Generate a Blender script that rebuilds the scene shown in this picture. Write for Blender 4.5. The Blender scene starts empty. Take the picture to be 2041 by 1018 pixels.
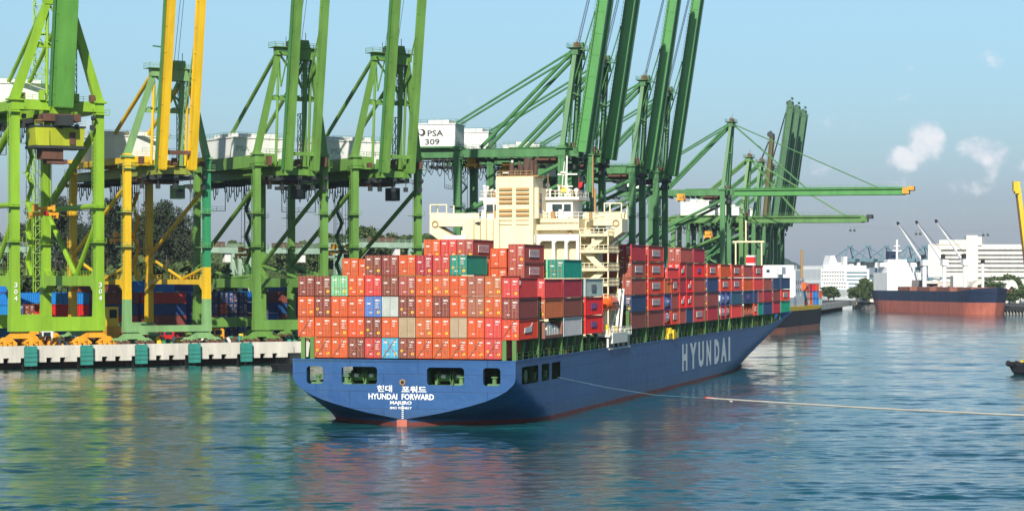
import bpy, bmesh, math, random
from mathutils import Vector, Matrix
random.seed(7)
SC = bpy.context.scene
R = math.radians
EYE = 20.9
HAZE = 4e-5
F = 4500.0                      # focal length in photograph pixels (2041 wide)
HX, HY = 1020.5, 550.0          # principal column, horizon row
def at(px, py, Z):              # real position at a known distance
    return Vector(((px-HX)*Z/F, Z, EYE+(HY-py)*Z/F))

# ---------------- camera ----------------
cd = bpy.data.cameras.new('camera'); cam = bpy.data.objects.new('camera', cd)
SC.collection.objects.link(cam); SC.camera = cam
cam.location = (0, 0, EYE); cam.rotation_euler = (R(90), 0, 0)
cd.sensor_width = 36; cd.lens = 36*F/2041; cd.shift_y = (HY-509)/2041
cd.clip_start = 1; cd.clip_end = 60000

# ---------------- light ----------------
SUN_AZ, SUN_EL = R(-172.5), R(33)     # azimuth measured from +Y (view direction) towards +X
sd = Vector((math.sin(SUN_AZ)*math.cos(SUN_EL), math.cos(SUN_AZ)*math.cos(SUN_EL), math.sin(SUN_EL)))
sl = bpy.data.lights.new('sun', 'SUN'); sl.energy = 5.0; sl.angle = R(0.5); sl.color = (1, .95, .86)
sun = bpy.data.objects.new('sun', sl); SC.collection.objects.link(sun)
sun.rotation_euler = sd.to_track_quat('Z', 'Y').to_euler(); sun.location = (-60, -60, 150)
SC.view_settings.view_transform = 'Standard'; SC.view_settings.look = 'None'
SC.view_settings.exposure = 0.2; SC.view_settings.gamma = 1
SC.cycles.use_denoising = True
SC.cycles.max_bounces = 6; SC.cycles.diffuse_bounces = 2; SC.cycles.glossy_bounces = 3
SC.cycles.volume_bounces = 0; SC.cycles.transmission_bounces = 2
SC.cycles.caustics_reflective = False; SC.cycles.caustics_refractive = False

class NT:                       # small node helper
    def __init__(s, tree): s.t = tree; s.n = tree.nodes; s.l = tree.links
    def add(s, typ, **kw):
        nd = s.n.new(typ)
        for k, v in kw.items():
            if k == 'inp':
                for a, b in v.items():
                    if hasattr(b, 'is_linked') or isinstance(b, bpy.types.NodeSocket): s.l.new(b, nd.inputs[a])
                    else: nd.inputs[a].default_value = b
            else: setattr(nd, k, v)
        return nd
    def math(s, op, a, b=0.0, c=None, clamp=False):
        d = {0: a, 1: b}
        if c is not None: d[2] = c
        return s.add('ShaderNodeMath', operation=op, use_clamp=clamp, inp=d).outputs[0]
    def ramp(s, fac, stops):
        nd = s.add('ShaderNodeValToRGB', inp={0: fac}); e = nd.color_ramp.elements
        while len(e) < len(stops): e.new(.5)
        for q, (p, c) in zip(e, stops): q.position = p; q.color = (*c, 1) if len(c) == 3 else c
        return nd.outputs[0]
    def mix(s, fac, a, b, mode='MIX'):
        nd = s.n.new('ShaderNodeMix'); nd.data_type = 'RGBA'; nd.blend_type = mode
        for i, v in ((0, fac), (6, a), (7, b)):
            if isinstance(v, bpy.types.NodeSocket): s.l.new(v, nd.inputs[i])
            elif i == 0: nd.inputs[0].default_value = v
            else: nd.inputs[i].default_value = (*v, 1)
        return nd.outputs[2]

w = bpy.data.worlds.new('World'); SC.world = w; w.use_nodes = True
N = NT(w.node_tree); N.n.clear()
sky = N.add('ShaderNodeTexSky', sky_type='NISHITA', sun_disc=False, sun_elevation=SUN_EL, sun_rotation=SUN_AZ,
            air_density=1.0, dust_density=0.6, ozone_density=1.6, altitude=0)
tc = N.add('ShaderNodeTexCoord'); sp = N.add('ShaderNodeSeparateXYZ', inp={0: tc.outputs['Generated']})
X_, Y_, Z_ = sp.outputs
ys = N.math('MAXIMUM', Y_, .05)
U = N.math('DIVIDE', X_, ys); V = N.math('DIVIDE', Z_, ys)
noi = N.add('ShaderNodeTexNoise', inp={'Vector': tc.outputs['Generated'], 'Scale': 62.0, 'Detail': 9.0, 'Roughness': .6})
mask = None
for (px, py, rx, ry, k) in ((1846, 290, 34, 50, 1.0), (1812, 318, 46, 26, .8), (1972, 305, 56, 32, .95), (1965, 340, 40, 34, .6), (1788, 206, 34, 20, .4),
                            (1650, 248, 70, 18, .35), (1660, 330, 80, 20, .35), (160, 258, 34, 22, .7), (1240, 115, 60, 24, .3), (1880, 100, 90, 40, .15),
                            (1905, 365, 150, 26, .45), (1500, 60, 220, 30, .12), (700, 210, 150, 30, .15), (1700, 420, 260, 22, .3), (2045, 330, 28, 20, .6)):
    du = N.math('DIVIDE', N.math('SUBTRACT', U, (px-HX)/F), rx/F)
    dv = N.math('DIVIDE', N.math('SUBTRACT', V, (HY-py)/F), ry/F)
    d2 = N.math('ADD', N.math('MULTIPLY', du, du), N.math('MULTIPLY', dv, dv))
    m = N.math('MULTIPLY', N.math('SUBTRACT', 1.25, N.math('MULTIPLY', d2, .62)), k)
    mask = m if mask is None else N.math('MAXIMUM', mask, m)
cl = N.math('SUBTRACT', N.math('ADD', mask, N.math('MULTIPLY', noi.outputs[0], 3.2)), 1.95)
cl = N.add('ShaderNodeMapRange', interpolation_type='SMOOTHSTEP', inp={0: cl, 1: .05, 2: .95, 3: 0.0, 4: .92}).outputs[0]
# a milky band of low tropical haze near the horizon, clear air above
tint = N.ramp(N.math('MULTIPLY', V, 6.0, clamp=True), [(0, (.43, .475, .72)), (.2, (.47, .545, .78)), (.45, (.61, .755, .89)), (.8, (.81, .96, 1.02)), (1, (.86, 1.02, 1.08))])
col = N.mix(1.0, sky.outputs[0], tint, 'MULTIPLY')
up = N.ramp(Z_, [(.0, (1, 1, 1)), (.13, (1, 1, 1)), (.34, (.58, .64, .72)), (1, (.46, .54, .66))])  # sky above the view dimmed to cut fill light and darken water reflections
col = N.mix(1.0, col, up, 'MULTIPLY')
cc = N.ramp(noi.outputs[0], [(.3, (5.2, 5.9, 6.9)), (.65, (7.9, 8.1, 8.4))])
col = N.mix(cl, col, cc)
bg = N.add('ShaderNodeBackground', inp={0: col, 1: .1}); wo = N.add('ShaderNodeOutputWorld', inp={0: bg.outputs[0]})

# ---------------- materials ----------------
MATS = {}
def mat(name, col, rough=.5, var=.25, rust=0.0, metal=0.0, scale=.35, bump=0.0, rustcol=(.16, .06, .025), streak=6.0):
    if name in MATS: return MATS[name]
    m = bpy.data.materials.new(name); m.use_nodes = True; n = NT(m.node_tree); b = n.n['Principled BSDF']
    geo = n.add('ShaderNodeTexCoord'); mp = n.add('ShaderNodeMapping', inp={0: geo.outputs['Object'], 3: (1, 1, 1/streak)})
    n1 = n.add('ShaderNodeTexNoise', inp={0: mp.outputs[0], 'Scale': scale, 'Detail': 6.0, 'Roughness': .65})
    n2 = n.add('ShaderNodeTexNoise', inp={0: mp.outputs[0], 'Scale': scale*6, 'Detail': 5.0, 'Roughness': .7})
    lo = tuple(c*(1-var) for c in col); hi = tuple(min(1, c*(1+var*.7)+.01*var) for c in col)
    c = n.ramp(n1.outputs[0], [(.3, lo), (.7, hi)])
    if rust > 0:
        f = n.add('ShaderNodeMapRange', inp={0: n2.outputs[0], 1: .72-rust*.35, 2: .80-rust*.2, 3: 0.0, 4: .85}).outputs[0]
        c = n.mix(f, c, rustcol)
    n.l.new(c, b.inputs['Base Color']); b.inputs['Roughness'].default_value = rough; b.inputs['Metallic'].default_value = metal
    if bump > 0:
        bp = n.add('ShaderNodeBump', inp={'Height': n2.outputs[0], 'Strength': bump, 'Distance': .2}); n.l.new(bp.outputs[0], b.inputs['Normal'])
    MATS[name] = m; return m
M_ = dict(
 lime=('lime_paint', (.25, .45, .022), .5, .22, .25), green=('crane_green_paint', (.135, .285, .05), .5, .28, .35), dkgreen=('far_crane_green_paint', (.06, .195, .06), .5, .28, .3),
 boomgreen=('boom_green_paint', (.11, .31, .05), .45, .2, .25), yellow=('crane_yellow_paint', (.78, .48, .012), .45, .18, .25), pale=('pale_green_paint', (.20, .37, .14), .5, .25, .25),
 sea=('sea_green_paint', (.03, .26, .10), .45, .15, .05), olive=('olive_paint', (.26, .30, .05), .5, .2, .2), teal=('teal_paint', (.03, .24, .19), .6, .3, .25), orange=('bogie_orange_paint', (.78, .34, .015), .5, .3, .25),
 white=('white_paint', (.84, .83, .80), .5, .1, .1), offwhite=('white_house_paint', (.78, .77, .72), .5, .12, .2), rusty=('rusty_steel', (.14, .06, .035), .8, .4, .3), dark=('dark_steel', (.03, .035, .035), .6, .3, 0),
 black=('black_rubber', (.012, .012, .014), .7, .3, 0), rope=('wire_rope', (.05, .05, .06), .7, .2, 0), cream=('cream_paint', (.82, .70, .44), .5, .1, .25), creamdk=('cream_louvre_paint', (.40, .23, .08), .5, .1, .05),
 creamw=('white_ship_paint', (.80, .76, .66), .45, .08, .05), deckgreen=('deck_green_paint', (.07, .15, .05), .7, .35, .2), postgreen=('stanchion_green_paint', (.10, .22, .05), .6, .3, .25), glass=('wheelhouse_glass', (.02, .04, .05), .1, .2, 0),
 bluehull=('blue_hull_paint', (.022, .105, .29), .5, .16, .12), redhull=('red_boot_paint', (.17, .036, .028), .7, .35, .3), lifered=('lifeboat_orange', (.85, .12, .01), .4, .1, 0), redp=('red_paint', (.62, .02, .02), .4, .15, 0),
 rod=('door_rod_steel', (.42, .18, .11), .5, .2, 0), mark=('container_marking_white', (.75, .73, .68), .6, .1, 0), ymark=('yellow_sticker', (.85, .55, .02), .6, .1, 0), bmark=('blue_marking', (.05, .07, .35), .5, .1, 0),
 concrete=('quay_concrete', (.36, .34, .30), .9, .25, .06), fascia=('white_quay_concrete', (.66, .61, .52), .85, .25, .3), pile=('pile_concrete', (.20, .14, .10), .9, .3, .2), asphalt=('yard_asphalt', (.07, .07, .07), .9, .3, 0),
 blackhull=('black_hull_paint', (.012, .013, .018), .85, .3, .1), navyhull=('navy_hull_paint', (.016, .03, .07), .45, .25, .05), pinkhull=('faded_red_hull_paint', (.50, .14, .09), .6, .25, .2), brown=('brown_deck_paint', (.28, .11, .07), .7, .3, .1),
 bark=('tree_bark', (.10, .075, .05), .95, .3, 0), bwhite=('building_white', (.74, .71, .62), .7, .12, .15), bband=('building_window_band', (.16, .15, .15), .4, .3, 0), bpeach=('building_peach', (.66, .52, .42), .7, .1, 0),
 bluefar=('blue_grey_and_haze', (.10, .20, .24), .6, .2, 0), ltgreen=('mint_gantry_paint', (.34, .48, .36), .6, .2, .1), cyan=('winch_green', (.12, .24, .09), .5, .3, .3), towrope=('tow_rope_fibre', (.62, .56, .46), .8, .2, 0), smoke=('exhaust_brown', (.09, .05, .035), .8, .4, .3),  # bluefar: distance haze put into the far cranes' colour, elsewhere plain blue-grey
)
def hull_mat():
    m = bpy.data.materials.new('blue_hull_paint'); m.use_nodes = True; n = NT(m.node_tree); b = n.n['Principled BSDF']; tc = n.add('ShaderNodeTexCoord'); P = tc.outputs['Object']
    s = n.add('ShaderNodeSeparateXYZ', inp={0: P}); v = n.add('ShaderNodeCombineXYZ', inp={0: n.math('ADD', s.outputs[1], n.math('MULTIPLY', s.outputs[0], .9)), 1: s.outputs[2]}).outputs[0]
    br = n.add('ShaderNodeTexBrick', inp={0: v, 'Color1': (1, 1, 1, 1), 'Color2': (.90, .92, .95, 1), 'Mortar': (.42, .46, .52, 1), 'Scale': 1.0, 'Mortar Size': .05, 'Mortar Smooth': .6, 'Brick Width': 9.0, 'Row Height': 2.4}).outputs[0]
    def nz(sc, st, d=5.0, r=.65): return n.add('ShaderNodeTexNoise', inp={0: n.add('ShaderNodeMapping', inp={0: P, 3: st}).outputs[0], 'Scale': sc, 'Detail': d, 'Roughness': r}).outputs[0]
    c = n.ramp(nz(.09, (1, 1, 1)), [(.3, (.012, .068, .205)), (.7, (.024, .105, .275))])
    c = n.mix(1.0, c, br, 'MULTIPLY')
    c = n.mix(n.add('ShaderNodeMapRange', inp={0: nz(.8, (1, 1, .09), 6.0, .7), 1: .58, 2: .75, 3: 0.0, 4: .4}).outputs[0], c, (.08, .15, .23))
    c = n.mix(n.add('ShaderNodeMapRange', inp={0: nz(1.1, (1, 1, .07), 6.0, .75), 1: .61, 2: .76, 3: 0.0, 4: .6}).outputs[0], c, (.11, .06, .04))
    c = n.mix(n.math('MULTIPLY', n.add('ShaderNodeMapRange', inp={0: s.outputs[2], 1: 2.8, 2: 1.2, 3: 0.0, 4: .7}).outputs[0], nz(.5, (1, 1, 1))), c, (.03, .05, .06))
    n.l.new(c, b.inputs['Base Color']); b.inputs['Roughness'].default_value = .5
    bp = n.add('ShaderNodeBump', inp={'Height': n.math('ADD', nz(.35, (1, 1, 1), 2.0), n.math('MULTIPLY', n.add('ShaderNodeSeparateColor', inp={0: br}).outputs[0], .3)), 'Strength': .5, 'Distance': .25}); n.l.new(bp.outputs[0], b.inputs['Normal'])
    MATS['blue_hull_paint'] = m
hull_mat()
def M(k):
    a = M_[k]; return mat(a[0], a[1], a[2], a[3], a[4])

# ---------------- mesh helper ----------------
class MB:
    def __init__(s, z0=0.0): s.v = []; s.f = []; s.m = []; s.z0 = z0; s.smooth = False
    def quad(s, pts, mi=0):
        i = len(s.v); s.v += [tuple(p) for p in pts]; s.f.append(tuple(range(i, i+len(pts)))); s.m.append(mi)
    def hexa(s, p, mi=0):       # 8 points: bottom loop 0-3, top loop 4-7
        i = len(s.v); s.v += [tuple(q) for q in p]
        for f in ((3, 2, 1, 0), (4, 5, 6, 7), (0, 1, 5, 4), (1, 2, 6, 5), (2, 3, 7, 6), (3, 0, 4, 7)):
            s.f.append(tuple(i+k for k in f)); s.m.append(mi)
    def box(s, x0, x1, y0, y1, z0, z1, mi=0):
        s.hexa([(x0, y0, z0), (x1, y0, z0), (x1, y1, z0), (x0, y1, z0), (x0, y0, z1), (x1, y0, z1), (x1, y1, z1), (x0, y1, z1)], mi)
    def beam(s, p, q, w, h, mi=0, up=(0, 0, 1), w2=None, h2=None):
        p, q = Vector(p), Vector(q); d = (q-p).normalized(); up = Vector(up)
        if abs(d.dot(up)) > .98: up = Vector((0, 1, 0))
        sx = d.cross(up).normalized(); sy = sx.cross(d).normalized(); w2 = w2 or w; h2 = h2 or h
        pts = [p+sx*a*w/2+sy*b*h/2 for a, b in ((-1, -1), (1, -1), (1, 1), (-1, 1))] + [q+sx*a*w2/2+sy*b*h2/2 for a, b in ((-1, -1), (1, -1), (1, 1), (-1, 1))]
        s.hexa(pts, mi)
    def tube(s, p, q, r, n=8, mi=0, r2=None):
        p, q = Vector(p), Vector(q); d = (q-p).normalized(); up = Vector((0, 0, 1)) if abs(d.z) < .95 else Vector((0, 1, 0))
        a = d.cross(up).normalized(); b = a.cross(d); r2 = r if r2 is None else r2; i = len(s.v)
        for k in range(n):
            t = 2*math.pi*k/n; s.v.append(tuple(p+(a*math.cos(t)+b*math.sin(t))*r))
        for k in range(n):
            t = 2*math.pi*k/n; s.v.append(tuple(q+(a*math.cos(t)+b*math.sin(t))*r2))
        for k in range(n):
            j = (k+1) % n; s.f.append((i+k, i+j, i+n+j, i+n+k)); s.m.append(mi)
        s.f.append(tuple(i+k for k in reversed(range(n)))); s.f.append(tuple(i+n+k for k in range(n))); s.m += [mi, mi]
    def path(s, pts, r, n=6, mi=0):
        for a, b in zip(pts, pts[1:]): s.tube(a, b, r, n, mi)
    def prism(s, poly, z0, z1, mi=0):   # polygon in xy
        i = len(s.v); n = len(poly); s.v += [(x, y, z0) for x, y in poly]+[(x, y, z1) for x, y in poly]
        s.f.append(tuple(i+k for k in reversed(range(n)))); s.f.append(tuple(i+n+k for k in range(n))); s.m += [mi, mi]
        for k in range(n):
            j = (k+1) % n; s.f.append((i+k, i+j, i+n+j, i+n+k)); s.m.append(mi)
    def extr(s, poly, d, mi=0):         # 3D planar polygon pushed by vector d
        d = Vector(d); i = len(s.v); n = len(poly); s.v += [tuple(p) for p in poly]+[tuple(Vector(p)+d) for p in poly]
        s.f.append(tuple(i+k for k in reversed(range(n)))); s.f.append(tuple(i+n+k for k in range(n))); s.m += [mi, mi]
        for k in range(n):
            j = (k+1) % n; s.f.append((i+k, i+j, i+n+j, i+n+k)); s.m.append(mi)
    def rail(s, p, q, h=1.1, step=2.0, mi=0, t=.07):
        p, q = Vector(p), Vector(q); L = (q-p).length; n = max(1, int(L/step))
        for k in range(n+1):
            a = p.lerp(q, k/n); s.beam(a, a+Vector((0, 0, h)), t, t, mi)
        for f in (.5, 1.0): s.beam(p+Vector((0, 0, h*f)), q+Vector((0, 0, h*f)), t, t, mi)
    def lattice(s, p, q, w, n, t=.12, mi=0):   # square lattice mast
        p, q = Vector(p), Vector(q); d = (q-p).normalized(); up = Vector((0, 0, 1)) if abs(d.z) < .9 else Vector((0, 1, 0))
        a = d.cross(up).normalized()*w/2; b = a.cross(d).normalized()*w/2; cs = [a+b, a-b, -a-b, -a+b]
        for c in cs: s.beam(p+c, q+c, t, t, mi)
        for k in range(n):
            u, v = p.lerp(q, k/n), p.lerp(q, (k+1)/n)
            for i in range(4):
                s.beam(u+cs[i], v+cs[(i+1) % 4], t*.7, t*.7, mi); s.beam(v+cs[i], v+cs[(i+1) % 4], t*.7, t*.7, mi)
    def mesh(s, name, mats):
        me = bpy.data.meshes.new(name); me.from_pydata([(x, y, z-s.z0) for x, y, z in s.v], [], s.f)
        for m in mats: me.materials.append(m)
        me.polygons.foreach_set('material_index', s.m)
        bm = bmesh.new(); bm.from_mesh(me); bmesh.ops.recalc_face_normals(bm, faces=bm.faces); bm.to_mesh(me); bm.free()
        if s.smooth:
            me.polygons.foreach_set('use_smooth', [True]*len(me.polygons)); me.set_sharp_from_angle(angle=R(32))
        me.update(); return me
    def build(s, name, mats, parent=None, loc=(0, 0, 0), rz=0):
        if not isinstance(mats, (list, tuple)): mats = [mats]
        mats = [M(m) if isinstance(m, str) else m for m in mats]
        return link(name, s.mesh(name, mats), parent, loc, rz)
def link(name, data, parent=None, loc=(0, 0, 0), rz=0):
    o = bpy.data.objects.new(name, data); SC.collection.objects.link(o); o.parent = parent
    o.location = loc; o.rotation_euler[2] = rz; return o
def tag(o, label=None, cat=None, group=None, kind=None):
    if label: o['label'] = label
    if cat: o['category'] = cat
    if group: o['group'] = group
    if kind: o['kind'] = kind
    return o
def thing(name, label, cat, loc=(0, 0, 0), rz=0, group=None):
    o = link(name, None, None, loc, rz); o.empty_display_size = 2; return tag(o, label, cat, group)
def copy_tree(o, parent=None):
    c = o.copy(); SC.collection.objects.link(c); c.parent = parent
    for ch in [x for x in KIDS.get(o.name, [])]:
        k = copy_tree(ch, c)
    return c
KIDS = {}
def index_kids(root):
    for o in [x for x in bpy.data.objects if x.parent == root]:
        KIDS.setdefault(root.name, []).append(o); index_kids(o)
TXT = {}
def text_raw(body, bold=.02):
    if body in TXT: return TXT[body]
    c = bpy.data.curves.new('t', 'FONT'); c.body = body; c.offset = bold; c.resolution_u = 2
    o = bpy.data.objects.new('t', c); SC.collection.objects.link(o)
    me = bpy.data.meshes.new_from_object(o.evaluated_get(bpy.context.evaluated_depsgraph_get()))
    vs = [tuple(v.co) for v in me.vertices]; fs = [tuple(p.vertices) for p in me.polygons]
    bpy.data.objects.remove(o); bpy.data.curves.remove(c); bpy.data.meshes.remove(me)
    x0 = min(v[0] for v in vs); x1 = max(v[0] for v in vs); y0 = min(v[1] for v in vs); y1 = max(v[1] for v in vs)
    TXT[body] = ([((v[0]-x0)/(x1-x0), (v[1]-y0)/(y1-y0)) for v in vs], fs); return TXT[body]
def lettering(mb, body, o, ux, uy, w, h, mi=0, bold=.02):   # lay flat letters on the plane at o
    vs, fs = text_raw(body, bold); o, ux, uy = Vector(o), Vector(ux), Vector(uy); i = len(mb.v)
    mb.v += [tuple(o+ux*(x*w)+uy*(y*h)) for x, y in vs]
    for f in fs: mb.f.append(tuple(i+k for k in f)); mb.m.append(mi)

# ---------------- water ----------------
def water_mat():
    m = bpy.data.materials.new('harbour_water'); m.use_nodes = True; n = NT(m.node_tree); b = n.n['Principled BSDF']
    g = n.add('ShaderNodeNewGeometry')
    def nz(sc, vec, det=4.0, rough=.55, st=(1, 1, 1)):
        mp = n.add('ShaderNodeMapping', inp={0: vec, 3: st})
        return n.add('ShaderNodeTexNoise', inp={0: mp.outputs[0], 'Scale': sc, 'Detail': det, 'Roughness': rough}).outputs[0]
    P = g.outputs['Position']
    big = nz(.010, P, 3.0, .6, (1, .4, 1)); mid = nz(.05, P, 4.0, .65, (.35, .6, 1))
    s1 = nz(.55, P, 6.0, .68, (.35, 1, 1)); s2 = nz(.13, P, 3.0, .5, (.3, 1, 1)); s3 = nz(2.4, P, 3.0, .6, (.5, 1, 1))
    x = n.add('ShaderNodeSeparateXYZ', inp={0: P})
    base = n.ramp(mid, [(.35, (.003, .052, .070)), (.65, (.008, .086, .100))])
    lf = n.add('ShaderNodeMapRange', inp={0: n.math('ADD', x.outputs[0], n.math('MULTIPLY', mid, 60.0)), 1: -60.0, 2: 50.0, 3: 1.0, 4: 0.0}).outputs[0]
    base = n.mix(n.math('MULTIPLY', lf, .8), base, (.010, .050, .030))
    n.l.new(base, b.inputs['Base Color'])
    calm = n.add('ShaderNodeMapRange', inp={0: n.math('ADD', n.math('MULTIPLY', big, .6), n.math('MULTIPLY', mid, .4)), 1: .40, 2: .60, 3: .35, 4: 1.5}).outputs[0]
    hgt = n.math('ADD', n.math('MULTIPLY', s1, .22), n.math('MULTIPLY', s3, .09))
    hgt = n.math('MULTIPLY', hgt, calm)
    bp = n.add('ShaderNodeBump', inp={'Height': hgt, 'Strength': .6, 'Distance': .5}); n.l.new(bp.outputs[0], b.inputs['Normal'])
    b.inputs['Roughness'].default_value = .05; b.inputs['IOR'].default_value = 1.33
    return m
import numpy as np
def water_mesh():
    S = 14000; rs = np.random.RandomState(5); Zs = [165.0]
    while Zs[-1] < 980: Zs.append(Zs[-1]*1.00135)
    Zs = np.array(Zs); us = np.linspace(-.52, .52, 361); Yg, Ug = np.meshgrid(Zs, us, indexing='ij'); Xg = Ug*Yg; H = np.zeros_like(Xg)
    def patch(l, k):            # slow variation of the ripple strength: cat's paws and calm lanes
        f = np.zeros_like(Xg)
        for _ in range(k):
            a = rs.uniform(-.5, .5); f += np.sin((Xg*math.sin(a)*.45+Yg*math.cos(a))*2*math.pi/(l*rs.uniform(.6, 1.6))+rs.uniform(0, 6.28))
        return f/math.sqrt(k)
    pt = np.clip(.80+.34*patch(34, 6)+.2*patch(11, 5), .22, 1.7)
    dy = Yg*.00135
    for q in range(90):
        lam = 1.1*(7.5/1.1)**(rs.rand()**1.25); th = rs.normal(0, .62)+.12; sl = .0185*rs.uniform(.6, 1.4)*(1.0 if lam < 4 else .6)
        att = np.clip((lam/(dy*3.2)-1)*1.6, 0, 1); ax = abs(math.sin(th)); att = att*np.clip((lam/max(ax, .05)/(Yg*.0029*2.6)-1)*2, 0, 1)
        ph = (Xg*math.sin(th)+Yg*math.cos(th))*2*math.pi/lam+rs.uniform(0, 6.28)
        ph = ph+.7*np.sin(Xg/(lam*3.1)+q)+.6*np.sin(Yg/(lam*4.3)+Xg/(lam*7)+q*2)
        H += att*sl*lam/(2*math.pi)*np.sin(ph)
    H *= pt
    H *= np.clip((980-Yg)/200, 0, 1)*np.clip((Yg-165)/10, 0, 1)*np.clip((.52-np.abs(Ug))/.12, 0, 1)
    nr, nc = Xg.shape; co = np.stack([Xg, Yg, H], -1).reshape(-1, 3)
    idx = np.arange(nr*nc).reshape(nr, nc); f = np.stack([idx[:-1, :-1], idx[:-1, 1:], idx[1:, 1:], idx[1:, :-1]], -1).reshape(-1, 4)
    outer = np.array([(-S, -600, -.25), (S, -600, -.25), (S, S, -.25), (-S, S, -.25)], float); n0 = len(co)
    co = np.concatenate([co, outer]); f = np.concatenate([f, [[n0, n0+1, n0+2, n0+3]]])
    me = bpy.data.meshes.new('water'); me.vertices.add(len(co)); me.vertices.foreach_set('co', co.ravel().astype(np.float32))
    me.loops.add(len(f)*4); me.loops.foreach_set('vertex_index', f.ravel().astype(np.int32)); me.polygons.add(len(f))
    me.polygons.foreach_set('loop_start', np.arange(0, len(f)*4, 4, dtype=np.int32)); me.polygons.foreach_set('loop_total', np.full(len(f), 4, np.int32))
    me.polygons.foreach_set('use_smooth', np.ones(len(f), bool)); me.update(calc_edges=True); me.materials.append(water_mat()); return me
tag(link('water', water_mesh()), kind='structure')

# ---------------- quays ----------------
A1 = R(31); U1 = Vector((math.cos(A1), math.sin(A1), 0)); G1 = Vector((-math.sin(A1), math.cos(A1), 0)); Q1 = Vector((-108.6, 508, 0))
A2 = R(76.5); U2 = Vector((math.cos(A2), math.sin(A2), 0)); G2 = Vector((-math.sin(A2), math.cos(A2), 0)); Q2 = Vector((13.8, 620, 0))
ZQ = 5.05
def q1(t, d=0, z=0): return Q1+U1*t+G1*d+Vector((0, 0, z))
def q2(t, d=0, z=0): return Q2+U2*t+G2*d+Vector((0, 0, z))
cor = q1(134.5)
ps = [q1(-90, 1.2), q1(134, 1.2), q2(-20, -2), q2(900, -3), q2(900, 1100), q1(-90, 700)]
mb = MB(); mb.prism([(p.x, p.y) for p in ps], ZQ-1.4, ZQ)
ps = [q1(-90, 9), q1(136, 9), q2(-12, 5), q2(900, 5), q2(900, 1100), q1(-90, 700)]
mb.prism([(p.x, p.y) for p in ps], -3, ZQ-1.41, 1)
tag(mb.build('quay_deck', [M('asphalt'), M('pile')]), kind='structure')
# white fascia beam with notched lower edge, and piles beneath
mb = MB()
E1 = 13.2
def fb(t0, t1, d0, d1, z0, z1, mi=0):
    a, b, c, d = q1(t0, d0), q1(t1, d0), q1(t1, d1), q1(t0, d1)
    mb.hexa([(*p.xy, z0) for p in (a, b, c, d)]+[(*p.xy, z1) for p in (a, b, c, d)], mi)
fb(-90, 134, 0, 1.19, 2.5, ZQ+.18)
for k in range(-6, 11):
    t = k*E1
    fb(t+1.6, t+4.0, 0, 1.2, 1.5, 2.49); fb(t+5.3, t+7.2, 0, 1.2, 1.5, 2.49); fb(t+8.5, t+11.2, 0, 1.2, 1.5, 2.49)
tag(mb.build('quay_wall', [M('fascia')]), 'white concrete quay edge beam with a notched lower rim above dark water', 'quay wall')
mb = MB()
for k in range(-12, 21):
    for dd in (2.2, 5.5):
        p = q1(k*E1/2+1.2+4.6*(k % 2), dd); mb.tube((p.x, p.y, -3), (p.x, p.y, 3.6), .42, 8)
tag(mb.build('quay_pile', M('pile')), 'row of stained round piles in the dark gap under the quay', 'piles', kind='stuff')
for k in range(-2, 5):
    t = k*E1; b = MB()
    b.box(-1.45, 1.45, -1.15, -.75, .7, ZQ+.1); b.box(-1.25, 1.25, -.75, -.02, 1.2, ZQ-.2, 1); b.box(-1.3, 1.3, -1.25, -1.16, 3.6, 4.6)
    for xx in (-1.0, 1.0): b.tube((xx, -1.2, ZQ+.1), (xx, -.1, ZQ+.55), .09, 6, 1)
    for zz in (1.6, 2.6, 3.6): b.box(-1.5, 1.5, -1.2, -1.12, zz, zz+.12, 1)
    where = {-2: 'just outside the left edge', -1: 'beyond the left edge', 0: 'below the lime crane left side', 1: 'below the right leg of the lime crane', 2: 'below the yellow crane left leg',
             3: 'below the yellow crane right leg', 4: 'nearest to the ship stern'}[k]
    if k < 0: continue
    o = b.build('quay_fender', [M('teal'), M('dark')], None, q1(t, 0), A1)
    tag(o, 'teal fender panel on the white quay wall, '+where, 'fender', 'teal fenders along the quay')
mb = MB(); 
def gb(t0, t1, d0, d1, z0, z1, mi=0):
    a, b, c, d = q2(t0, d0), q2(t1, d0), q2(t1, d1), q2(t0, d1)
    mb.hexa([(*p.xy, z0) for p in (a, b, c, d)]+[(*p.xy, z1) for p in (a, b, c, d)], mi)
gb(-30, 900, -4, -2.9, 1.8, ZQ+.15)
tag(mb.build('quay_wall', [M('fascia')]), 'far quay edge beam under the deep green cranes behind the ship', 'quay wall')
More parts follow.
